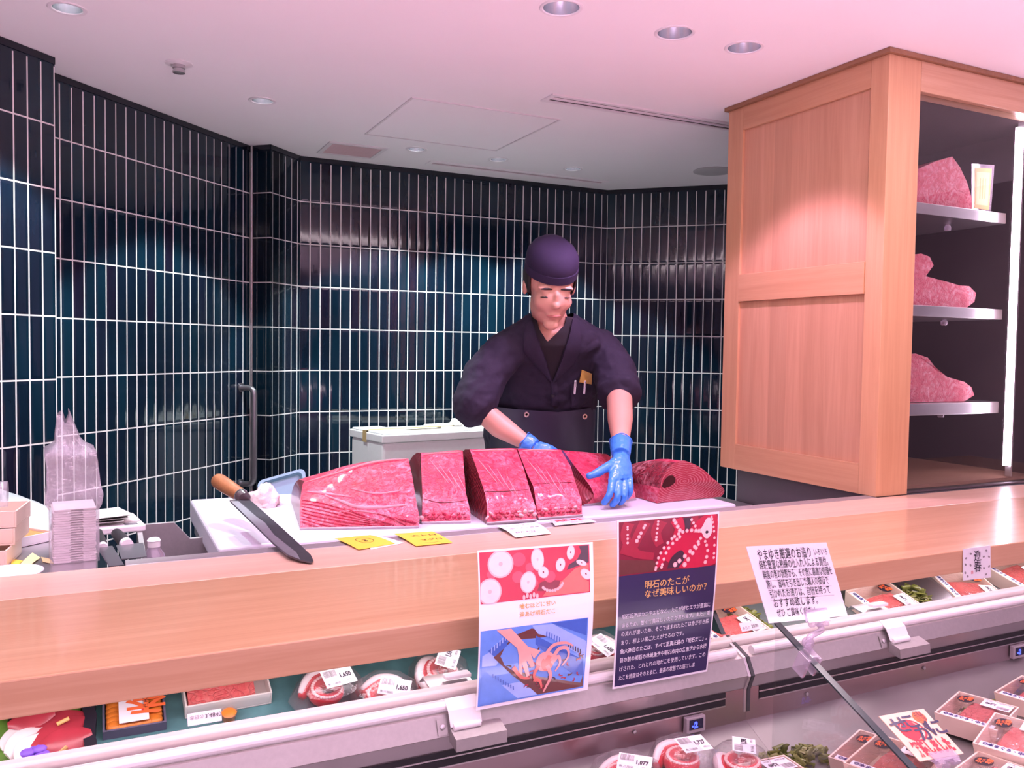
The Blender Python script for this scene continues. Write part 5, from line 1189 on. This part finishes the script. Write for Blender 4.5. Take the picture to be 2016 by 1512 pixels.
b.build('urchin', 'roe', t, smooth=80); B().box(xa-.001, xb+.001, ya+.002, yb-.002, RD+.0215, RD+.0225).build('film', 'film', t)
y0 = rq(230, 1425, RD+.024).y; s = Sheet((xa+.018, y0, RD+.0235), (xb-.020, y0, RD+.0235), (xb-.020, y0+.09, RD+.0235), (xa+.018, y0+.09, RD+.0235)); b = B(); s.body(b, 0, .0003); l = b.build('label', 'paper', t); b = B()
s.text(b, '香', .22, .66, .058, 0, flip=True, bold=.02); [s.text(b, ch, .78, .36+.13*i, .011, 1, flip=True) for i, ch in enumerate('丸天雲丹')]; s.rect(b, .76, .16, .92, .27, 2); b.build('print', ['orange', 'ink', 'red'], l, fix=False)
# mirrored white carton with pale sashimi block
xa, xb, ya = rq(364, 1416).x, rq(532, 1376).x, rq(366, 1416).y; t = thing('mirrored_fillet_box', 'mirrored white carton holding a pink fish block under the counter, left of the octopus packs', 'food pack', ((xa+xb)/2, ya+.06, RD))
ya = max(1.268, ya); T = Matrix.Translation(Vector((xa, ya, RD))) @ Matrix.Rotation(R(1), 4, 'Z'); W_ = xb-xa
open_box(B(), 0, W_, 0, .11, .0003, .024, .003, T).build('carton', plain('pearly_white_carton', (.70, .66, .62), .4), t, bevel=.0008)
b = B(); secs = []
for k in range(9): f = k/8; secs.append([T @ Vector((.006+(W_-.03)*f, y, z+.004)) for y, z in ((.006, 0), (.10, 0), (.095, .020), (.05, .024+.004*math.sin(f*3)), (.012, .012))])
b.loft(secs).build('fish_block', 'saku', t, smooth=30)
# price strips stand on the rail itself
no_tilt = set()
def strip_tag(lab, px, txt, flip):
    A_, B_ = at(*px[0], Y=1.268), at(*px[1], Y=1.268); h = .014; A_.z = max(A_.z, .9545); B_.z = A_.z
    t = thing('price_strip', lab, 'price label', ((A_.x+B_.x)/2, 1.268, A_.z), 'price strips on the rail'); no_tilt.add(t); s = Sheet(A_, B_, B_+Vector((0, .010, h)), A_+Vector((0, .010, h)))
    b = B(); s.body(b, 0, .0005); b.build('strip', 'paper', t); b = B(); s.text(b, txt, .50, .75 if flip else .25, .0085, 0, flip=flip); s.text(b, '本日の', .06, .75 if flip else .2, .0065, 1, flip=flip); b.build('lettering', ['ink', 'grey_ink'], t, fix=False)
strip_tag('mirrored white price strip reading 34840 on the rail under the white fillet carton', ((370, 1446), (437, 1430)), '3,4840', True)
strip_tag('white price strip reading 2030 on the rail right of the case joint', ((1461, 1248), (1502, 1238)), '2030', False)
q = rq(450, 1418); q.y = max(1.285, q.y); t = thing('mirrored_orange_cup', 'mirrored tiny orange roe cup next to the white price strip', 'cup', (q.x, q.y, RD)); B().lathe((q.x, q.y, RD), [(.010, .0003), (.013, .018), (.012, .018), (.009, .002)], 18).build('cup', 'dome', t, smooth=40); B().lathe((q.x, q.y, RD), [(.009, .002), (.0115, .015), (.006, .018)], 16).build('filling', 'roe', t, smooth=60)
# octopus packs on the mirrored deck
op = octo_pack('1,650'); RL = [((648, 1352), 20, 'octopus pack furthest left on the mirrored deck, beside the bare teal deck'), ((768, 1382), -14, 'mirrored octopus pack with its label toward the front, behind the rail left of the posters'),
      ((868, 1322), 70, 'mirrored octopus pack with the label turned sideways, behind the small clip left of the posters'), ((1180, 1280), -60, 'mirrored octopus pack seen between the two posters')]
for i, ((x, y), a, lab) in enumerate(RL):
    p = rq(x, y, RD+.03); p.y = max(p.y, 1.335); o = op if i == 0 else again(op, (0, 0, 0)); o.location = (p.x, p.y, RD+.0005); o.rotation_euler = (0, 0, R(a)); o.scale = (.8, .8, .85); o['label'] = lab; o['group'] = 'octopus packs on the mirrored deck'
def mirrored_box(px, a, lab, dz=0, tilt=(0, 0)):
    p = rq(*px, RD+.03); o = N(); o.location = (p.x, max(p.y, 1.33), RD+.0005+dz); o.rotation_euler = (tilt[0], tilt[1], R(a)); o['label'] = lab; o['group'] = 'tuna packs on the mirrored deck'
mirrored_box((1432, 1232), 12, 'tuna pack on the mirrored deck just left of the case joint partition'); mirrored_box((1742, 1185), 6, 'tuna pack on the mirrored deck directly right of the handwritten sign')
mirrored_box((1905, 1158), -14, 'tuna pack on the mirrored deck below the small greeting card'); mirrored_box((2000, 1128), 10, 'tuna pack on the mirrored deck at the right edge of the photo')
for i, (x, y) in enumerate(((1800, 1165), (1480, 1222))):
    p = rq(x, y, RD+.02); sweed(B(), p.x, max(1.315, p.y), RD, .035, .05, .03, 20+i, 34).build('seaweed_bed', 'seaweed', smooth=70, label=('green seaweed on the mirrored deck right of the handwritten sign', 'green seaweed on the mirrored deck next to the case joint partition')[i], cat='seaweed', kind='stuff')
p = rq(1835, 1160, RD+.02); B().prism([(p.x-.04, 1.27, RD+.0003), (p.x+.045, 1.27, RD+.0003), (p.x+.045, 1.27, RD+.012), (p.x+.04, 1.27, RD+.030), (p.x+.02, 1.27, RD+.034), (p.x-.04, 1.27, RD+.006)], (-.02, .20, 0)).build('mirrored_deck_divider', 'steel_dark', label='dark sloped steel divider on the mirrored deck left of the greeting card', cat='divider', bevel=.001)

for o in [o for o in bpy.data.objects if o not in before and o.parent is None and o not in no_tilt and o.get('category')]:
    o.location = RX @ (o.location-RO) + RO; o.rotation_euler = (RX @ o.rotation_euler.to_matrix()).to_euler()
# ------------------------------------------------------------------ posters, signs and cards
PR = {'pink': (.50, .012, .055), 'pink2': (.62, .06, .12), 'pale': (.82, .62, .66), 'pale2': (.80, .42, .46), 'dark': (.05, .02, .04), 'maroon': (.20, .012, .035), 'maroon2': (.34, .02, .05), 'brown': (.13, .035, .035),
      'blue': (.12, .26, .74), 'blue2': (.05, .12, .50), 'blue3': (.30, .42, .85), 'skin': (.74, .36, .34), 'ored': (.66, .14, .12), 'opink': (.72, .30, .30), 'ltan': (.75, .60, .62)}
for k, c in PR.items(): M['pr_'+k] = plain('print_'+k, c, .22, vary=.10, scale=90, coat=.4)
def poster(name, lab, tl, tr, br, bl, bow, body):
    t = thing(name, lab, 'poster', (bl+br)/2); s = Sheet(bl, br, tr, tl, bow); b = B(); s.body(b, 0, .0008, 14); b.build('sheet', 'paper_gloss', t); body(s, t); return t
# left poster: suckers close up, gold line, octopus crate
Yb, Yt = 1.182, 1.268
def octo1(s, t):
    mats = ['pr_pink', 'pr_pink2', 'pr_pale', 'pr_pale2', 'pr_dark', 'pr_ored', 'pr_maroon']; b = B()
    u0, u1, v0, v1 = s.clip[0], .965, .645, .985; s.clip = (.012, .645, .965, .985); u0 = .012; s.rect(b, u0, v0, u1, v1, 0, .0003, 8)
    Q = lambda x, y: (u0+(u1-u0)*x, v0+(v1-v0)*y)
    s.poly(b, [Q(*q) for q in ((.99, .98), (.99, .62), (.86, .55), (.78, .50), (.80, .60), (.88, .70), (.92, .85), (.90, .98))], 4, .0005)
    s.poly(b, [Q(*q) for q in ((.99, .60), (.99, .02), (.55, .02), (.60, .16), (.74, .30), (.86, .52))], 5, .0006); s.poly(b, [Q(*q) for q in ((.53, .30), (.60, .34), (.72, .30), (.70, .18), (.62, .12), (.50, .14))], 6, .0007)
    for x, y, r in ((.34, .80, .06), (.44, .62, .04), (.10, .55, .04), (.33, .45, .05), (.62, .40, .05), (.48, .30, .03)): s.blob(b, *Q(x, y), r, r*.8, 1, .0008)
    for x, y, rx, ry, a in ((.18, .74, .108, .094, 0), (.08, .22, .098, .088, 0), (.51, .77, .056, .080, .1), (.42, .33, .068, .074, -.5), (.56, .50, .048, .040, -.4), (.72, .62, .042, .050, -.4), (.82, .86, .036, .052, -.2), (.96, .38, .055, .034, -.5), (.92, .62, .05, .02, -.3)):
        px = [(x-.5)*0]; c = Q(x, y); s.blob(b, c[0], c[1], rx, ry, 3, .0010, 26, a); s.blob(b, c[0], c[1], rx*.88, ry*.88, 2, .0011, 26, a); s.blob(b, c[0], c[1], rx*.16, ry*.16, 3 if x < .55 else 6, .0012, 14, a)
    for k in range(10): a = -2.6+k*.26; c = Q(.64+.10*math.cos(a), .28+.14*math.sin(a)*1.2); s.blob(b, *c, .012, .011, 3, .0013, 12)
    for k in range(5): c = Q(.38+.03*k, .04+.03*(k % 2)); s.blob(b, *c, .012, .018, 3, .0013, 12)
    b.build('sucker_photo', mats, t, fix=False)
    b = B(); s.text(b, '噛むほどに甘い', .335, .588, .0092, 0, bold=.01); s.text(b, '釜あげ明石だこ', .335, .535, .0092, 0, bold=.01); b.build('lettering', 'gold', t, fix=False)
    mats = ['pr_blue', 'pr_blue2', 'pr_blue3', 'pr_brown', 'pr_skin', 'pr_ored', 'pr_opink', 'pr_maroon2', 'pr_dark']; b = B()
    u0, u1, v0, v1 = .012, .955, .02, .475; s.clip = (u0, v0, u1, v1); s.rect(b, u0, v0, u1, v1, 0, .0003, 8); Q = lambda x, y: (u0+(u1-u0)*x, v0+(v1-v0)*y)
    s.poly(b, [Q(*q) for q in ((.12, .62), (.30, .88), (.46, .95), (.62, .86), (.97, .50), (.99, .02), (.55, .02), (.30, .34))], 3, .0005)
    s.poly(b, [Q(*q) for q in ((.46, .99), (.52, .86), (.62, .80), (.99, .42), (.99, .66), (.66, .97))], 2, .0006); s.poly(b, [Q(*q) for q in ((.64, .99), (.99, .74), (.99, .99))], 1, .0007)
    s.poly(b, [Q(*q) for q in ((.50, .84), (.97, .40), (.99, .18), (.88, .22), (.60, .58), (.50, .72))], 1, .00065)
    s.poly(b, [Q(*q) for q in ((.02, .66), (.08, .70), (.55, .02), (.02, .02))], 2, .0007); s.poly(b, [Q(*q) for q in ((.02, .50), (.30, .10), (.36, .02), (.02, .02))], 0, .0009)
    s.poly(b, [Q(*q) for q in ((.07, .72), (.13, .63), (.24, .76), (.24, .90))], 1, .0008)
    for k in range(6): s.stroke(b, [Q(.10+.024*k, .68+.03*k), Q(.10+.024*k, .76+.028*k)], .010, .010, 2, .0010)
    for k in range(9): s.stroke(b, [Q(.12+.024*k, .40-.026*k), Q(.125+.024*k, .35-.026*k)], .010, .008, 1, .0011)
    for k in range(6): s.stroke(b, [Q(.60+.025*k, .88-.022*k), Q(.60+.025*k, .80-.022*k)], .008, .008, 1, .0011); s.stroke(b, [Q(.81+.025*k, .68-.025*k), Q(.815+.025*k, .61-.025*k)], .008, .008, 8, .0011)
    rr = random.Random(4)
    for k in range(46):
        x, y = rr.uniform(.25, .95), rr.uniform(.05, .7)
        if y < 1.05-x*.6 and y > .55-x*.9 and x+y > .62: a = rr.uniform(0, 6); s.stroke(b, [Q(x+.05*f*math.cos(a+f), y+.05*f*math.sin(a+f)) for f in (0, .33, .66, 1)], .016, .006, rr.choice((3, 7, 7, 8)), .0009)
    s.poly(b, [Q(*q) for q in ((.14, .985), (.27, .985), (.43, .70), (.55, .62), (.49, .52), (.46, .60), (.50, .42), (.47, .40), (.42, .52), (.46, .30), (.43, .29), (.38, .48), (.39, .33), (.36, .34), (.35, .58), (.33, .70))], 4, .0013)
    s.blob(b, *Q(.60, .46), .085, .062, 6, .0014); s.blob(b, *Q(.62, .43), .055, .05, 5, .0015)
    for pts in (((.66, .46), (.72, .60), (.80, .60), (.82, .48), (.76, .36)), ((.58, .50), (.66, .66), (.78, .68), (.86, .62)), ((.62, .40), (.66, .24), (.62, .10), (.60, .04)), ((.54, .42), (.50, .30), (.52, .20)), ((.66, .42), (.72, .50), (.74, .40), (.70, .30)), ((.50, .24), (.56, .20), (.58, .10)), ((.30, .45), (.38, .30), (.46, .26))):
        s.stroke(b, [(p.x, p.y) for p in curve_pts([Q(*q) for q in pts], 6)], .036, .012, 6 if len(pts) > 3 else 5, .0016)
    b.build('crate_photo', mats, t, fix=False)
x0, x1 = at(937, 1399, Y=Yb).x, at(1157, 1358, Y=Yb).x
poster('tentacle_poster', 'left laminated poster with a sucker close-up above a blue crate of octopus', at(940, 1084, Y=Yt), at(1167, 1067, Y=Yt), at(1157, 1358, Y=Yb), at(937, 1399, Y=Yb), .010, octo1)
# right poster
def octo2(s, t):
    b = B(); s.rect(b, .015, .012, .985, .655, 0, .0003, 8); b.build('navy_field', 'navy_ink', t, fix=False)
    mats = ['pr_maroon', 'pr_maroon2', 'pr_dark', 'pr_pale2', 'pr_ltan', 'pr_pink', 'pr_brown']; b = B(); u0, u1, v0, v1 = .015, .985, .655, .985; s.clip = (u0, v0, u1, v1); Q = lambda x, y: (u0+(u1-u0)*x, v0+(v1-v0)*y)
    s.rect(b, u0, v0, u1, v1, 0, .0004, 6); s.poly(b, [Q(*q) for q in ((.0, .02), (.42, .02), (.34, .22), (.0, .30))], 6, .0006)
    for pts, w0, w1, mi in ((((.10, .98), (.06, .70), (.16, .40)), .10, .08, 1), (((.26, .98), (.18, .70), (.14, .52)), .11, .08, 1), (((.42, .98), (.36, .75), (.40, .50)), .12, .08, 1), (((.56, .98), (.60, .80), (.58, .64)), .12, .09, 5), (((.74, .98), (.76, .85)), .10, .08, 1), (((.02, .5), (.2, .36), (.34, .30)), .08, .06, 1)):
        s.stroke(b, [(p.x, p.y) for p in curve_pts([Q(*q) for q in pts], 5)], w0, w1, mi, .0008)
    s.poly(b, [Q(*q) for q in ((.64, .98), (.72, .98), (.70, .70), (.66, .74))], 2, .0009)
    s.poly(b, [(p.x, p.y) for p in curve_pts([Q(*q) for q in ((.36, .03), (.40, .30), (.52, .58), (.68, .72), (.84, .98), (.99, .98), (.99, .03), (.62, .03), (.46, .20))], 5)], 5, .0010)
    s.poly(b, [(p.x, p.y) for p in curve_pts([Q(*q) for q in ((.48, .04), (.52, .24), (.62, .36), (.66, .20), (.60, .04))], 5)], 2, .0011)
    s.poly(b, [(p.x, p.y) for p in curve_pts([Q(*q) for q in ((.74, .68), (.82, .74), (.88, .93), (.93, .90), (.94, .66), (.90, .54), (.86, .56), (.83, .66))], 5)], 4, .0013); s.blob(b, *Q(.885, .66), .016, .010, 2, .0015, 12)
    rr = random.Random(9)
    def dots(pts, r0, r1, n, mi=3):
        P = curve_pts([Q(*q) for q in pts], 10)
        for k in range(n): p = P[int(k*(len(P)-1)/(n-1))]; r = r0+(r1-r0)*k/(n-1); s.blob(b, p.x, p.y, r, r*.72, mi, .0014, 12); s.blob(b, p.x, p.y, r*.45, r*.33, 4, .0015, 10)
    dots(((.36, .05), (.40, .32), (.52, .60), (.66, .72), (.80, .70)), .013, .018, 15); dots(((.42, .08), (.48, .40), (.60, .62)), .014, .016, 8); dots(((.56, .10), (.66, .24), (.76, .40), (.82, .55)), .022, .016, 7); dots(((.66, .08), (.74, .28), (.80, .44)), .022, .016, 5)
    dots(((.88, .08), (.90, .30), (.87, .48)), .018, .014, 5); dots(((.97, .15), (.97, .50), (.95, .80), (.93, .95)), .013, .012, 9); dots(((.54, .95), (.60, .74)), .018, .02, 4); dots(((.38, .95), (.36, .60)), .012, .013, 6); dots(((.25, .9), (.17, .62)), .014, .018, 5); dots(((.08, .9), (.08, .6)), .010, .012, 5); dots(((.72, .93), (.76, .80)), .014, .014, 3)
    b.build('octopus_photo', mats, t, fix=False)
    b = B(); s.text(b, '明石のたこが', .26, .565, .0150, 0, bold=.012); s.text(b, 'なぜ美味しいのか？', .26, .510, .0150, 0, bold=.012); b.build('heading', 'gold', t, fix=False)
    b = B(); L_ = ('明石近海はカニやエビなど、たこが好むエサが豊富に', 'あるため、甘くて美味しいたこが育ちます。また、潮', 'の流れが速いため、そこで揉まれたたこは身が引き締', 'まり、程よい歯ごたえがでるのです。', '魚六商店のたこは、すべて正真正銘の「明石だこ」。', '目の前の明石の林崎漁港や明石市内の各漁港から水揚', 'げされた、とれとれの地だこを使用しています。この', 'たこを鮮度はそのままに、最高の状態でお届けしま')
    for i, x in enumerate(L_): s.text(b, x, .05, .400-.0505*i, .0088, 0, bold=.012 if i in (4, 5) else .004, width=.90*len(x)/24*(.92 if i == 7 else 1))
    b.build('lettering', 'white_print', t, fix=False)
poster('octopus_poster', 'right laminated navy poster with an octopus photo above white lettering', at(1215, 1024, Y=1.250), at(1416, 1007, Y=1.250), at(1392, 1322, Y=1.184), at(1206, 1357, Y=1.184), .006, octo2)
# handwritten sign held by a clear clip on the glass divider
Yh = 1.085; tl, tr, br, bl = [at(x, y, Y=Yh+(.03 if i < 2 else 0)) for i, (x, y) in enumerate(((1469, 1076), (1627, 1068), (1669, 1212), (1514, 1227)))]
t = thing('handwritten_sign', 'tilted white card with brushed handwriting held over the sloping glass divider', 'sign', (bl+br)/2); s = Sheet(bl, br, tr, tl, .0); b = B(); s.body(b, 0, .0012); b.build('card', 'paper_gloss', t)
b = B()
for i, (x, u, sz, wd) in enumerate((('やまゆき厳選のお造り', .09, .021, .66), ('経験豊富な熟練の仕入れ人による買付。', .08, .0175, .86), ('鮮度の魚の状態から、その魚に最適な処理を', .09, .0165, .87), ('施し、旨味を引き出した職人の技術で', .10, .0165, .78), ('引かれたお造りは、自信を持って', .10, .0165, .76), ('おすすめ致します。', .11, .0175, .55), ('ぜひ ご賞味ください。', .12, .0155, .50))):
    s.text(b, x, u, .825-.125*i, sz, 0, width=wd, bold=.004, shear=.18, rot=0)
s.text(b, 'いろいろ', .79, .84, .014, 0, width=.17, shear=.18)
b.build('handwriting', 'ink', t, fix=False); b = B()
for i in (1, 2, 3, 4): s.stroke(b, [(.10, .79-.125*i), (.9, .79-.125*i)], .003, .003, 0)
b.build('ruled_line', 'grey_ink', t, fix=False)
m = s.p(.60, .03); g = at(1590, 1300, X=GX+.003)
c = thing('sign_clip', 'clear plastic clip gripping the glass divider under the handwritten sign', 'clip', g)
n = s.n; u = s.U.normalized(); v = s.V.normalized()
for k in (.0018, -.0045): B().prism([m+n*k-u*.026-v*.010, m+n*k+u*.026-v*.010, m+n*k+u*.026+v*.014, m+n*k-u*.026+v*.014], n*.002).build('jaw', 'acrylic', c, bevel=.0006)
for k in (-.016, 0, .016): B().tube([m+u*(k-.004)-v*.013, m+u*(k+.004)-v*.013], .0055, 10).build('knuckle', 'acrylic', c, smooth=50)
B().tube(curve_pts([m-v*.014, m-v*.024+n*.002, g+Vector((0, -.004, .042)), g+Vector((0, 0, .026))], 5), .0052, 10).build('arm', 'acrylic', c, smooth=50)
B().ball(g+Vector((0, 0, .030)), .0105, 10).build('ball_joint', 'acrylic', c, smooth=80)
sl = Vector((0, 1, .4625)).normalized(); up = Vector((0, -.4625, 1)).normalized(); T = Matrix(((1, 0, 0, g.x), (0, sl.y, up.y, g.y), (0, sl.z, up.z, g.z), (0, 0, 0, 1)))
for x0, x1 in ((-.014, -.0075), (.0105, .017)): B().box(x0, x1, -.013, .013, -.026, .012, T=T).build('grip', 'acrylic', c, bevel=.001)
B().box(-.0074, .0104, -.013, .013, .0045, .018, T=T).build('bridge', 'acrylic', c, bevel=.002)
# crab sign
q4 = [at(1730, 1410, Z=.905), at(1818, 1395, Z=.905), at(1897, 1483, Z=.870), at(1811, 1499, Z=.870)]
tl, tr, br, bl = q4; t = thing('crab_sign', 'pale orange price card with red brushed lettering standing among the tuna packs', 'sign', (bl+br)/2); s = Sheet(bl, br, tr, tl); b = B(); s.body(b, 0, .0015); b.build('card', plain('peach_card', (.82, .58, .44), .3), t)
b = B(); ring_ = [(.40+.24*math.cos(a)+.10*0, .60+.22*math.sin(a)) for a in [2*math.pi*k/30 for k in range(31)]]; s.stroke(b, ring_, .035, .035, 0, .0006); s.poly(b, [(.36+.19*math.cos(a)*(1-.0*a)+.08*math.sin(a)*.6, .60+.20*math.sin(a)) for a in [2*math.pi*k/24 for k in range(24)]], 0, .0007)
s.blob(b, .76, .83, .13, .13, 1, .0009, 22, .6); s.text(b, '兵庫県', .68, .85, .013, 2, lift=.0011, width=.18); s.text(b, '山 陰', .68, .76, .013, 2, lift=.0011, width=.18)
for ch, x, y, sz in (('せ', .04, .60, .036), ('こ', .32, .66, .032), ('が', .40, .38, .036), ('に', .70, .44, .036)): s.text(b, ch, x, y, sz, 2, lift=.0012, bold=.02)
s.text(b, '解禁しました', .10, .10, .030, 0, lift=.0009, bold=.05, width=.82); b.build('lettering', ['red', 'orange', 'navy_ink'], t, fix=False)
b = B(); b.prism([s.p(.28, -.08, -.004), s.p(.82, -.08, -.004), s.p(.82, .08, -.004), s.p(.28, .08, -.004)], s.n*.0022); b.prism([s.p(.28, -.08, .001), s.p(.82, -.08, .001), s.p(.82, .10, .001), s.p(.28, .10, .001)], s.n*.0022); b.build('clip_jaw', 'acrylic', t)
for f in (.38, .72): B().tube([s.p(f, -.10, -.002)-s.U.normalized()*.006, s.p(f, -.10, -.002)+s.U.normalized()*.006], .0055, 10).build('clip_knuckle', 'acrylic', t, smooth=50)
p = s.p(.55, -.10, -.004); B().tube([p, Vector((p.x, p.y+.01, DK+.006))], .004, 10).build('clip_stem', 'acrylic', t, smooth=50); B().lathe((p.x, p.y+.01, DK+.0003), [(.018, 0), (.018, .004), (.006, .007)], 20).build('clip_foot', 'acrylic', t, smooth=40)
# new year greeting card hanging on the counter front
Yg = 1.2842; tl, tr, br, bl = [at(x, y, Y=Yg) for x, y in ((1896, 1081), (1950, 1074), (1951, 1137), (1896, 1143))]
t = thing('greeting_card', 'small white greeting card with two brushed characters fixed to the counter front', 'card', (bl+br)/2); s = Sheet(bl, br, tr, tl); b = B(); s.body(b, 0, .0008); b.build('card', 'paper', t)
b = B(); s.text(b, '迎', .38, .60, .027, 0, bold=.01); s.text(b, '春', .38, .26, .027, 0, bold=.01); s.rect(b, .28, .18, .36, .28, 2); rr = random.Random(2)
for x, y in ((.27, .82), (.84, .86), (.74, .68), (.10, .70), (.93, .66), (.08, .50), (.26, .46), (.93, .36), (.74, .32), (.07, .24), (.16, .12), (.82, .12)): s.blob(b, x, y, .045, .032, 1, .0006, 7, rr.uniform(0, 3))
b.build('print', ['ink', 'grey_ink', 'pr_pale2'], t, fix=False)
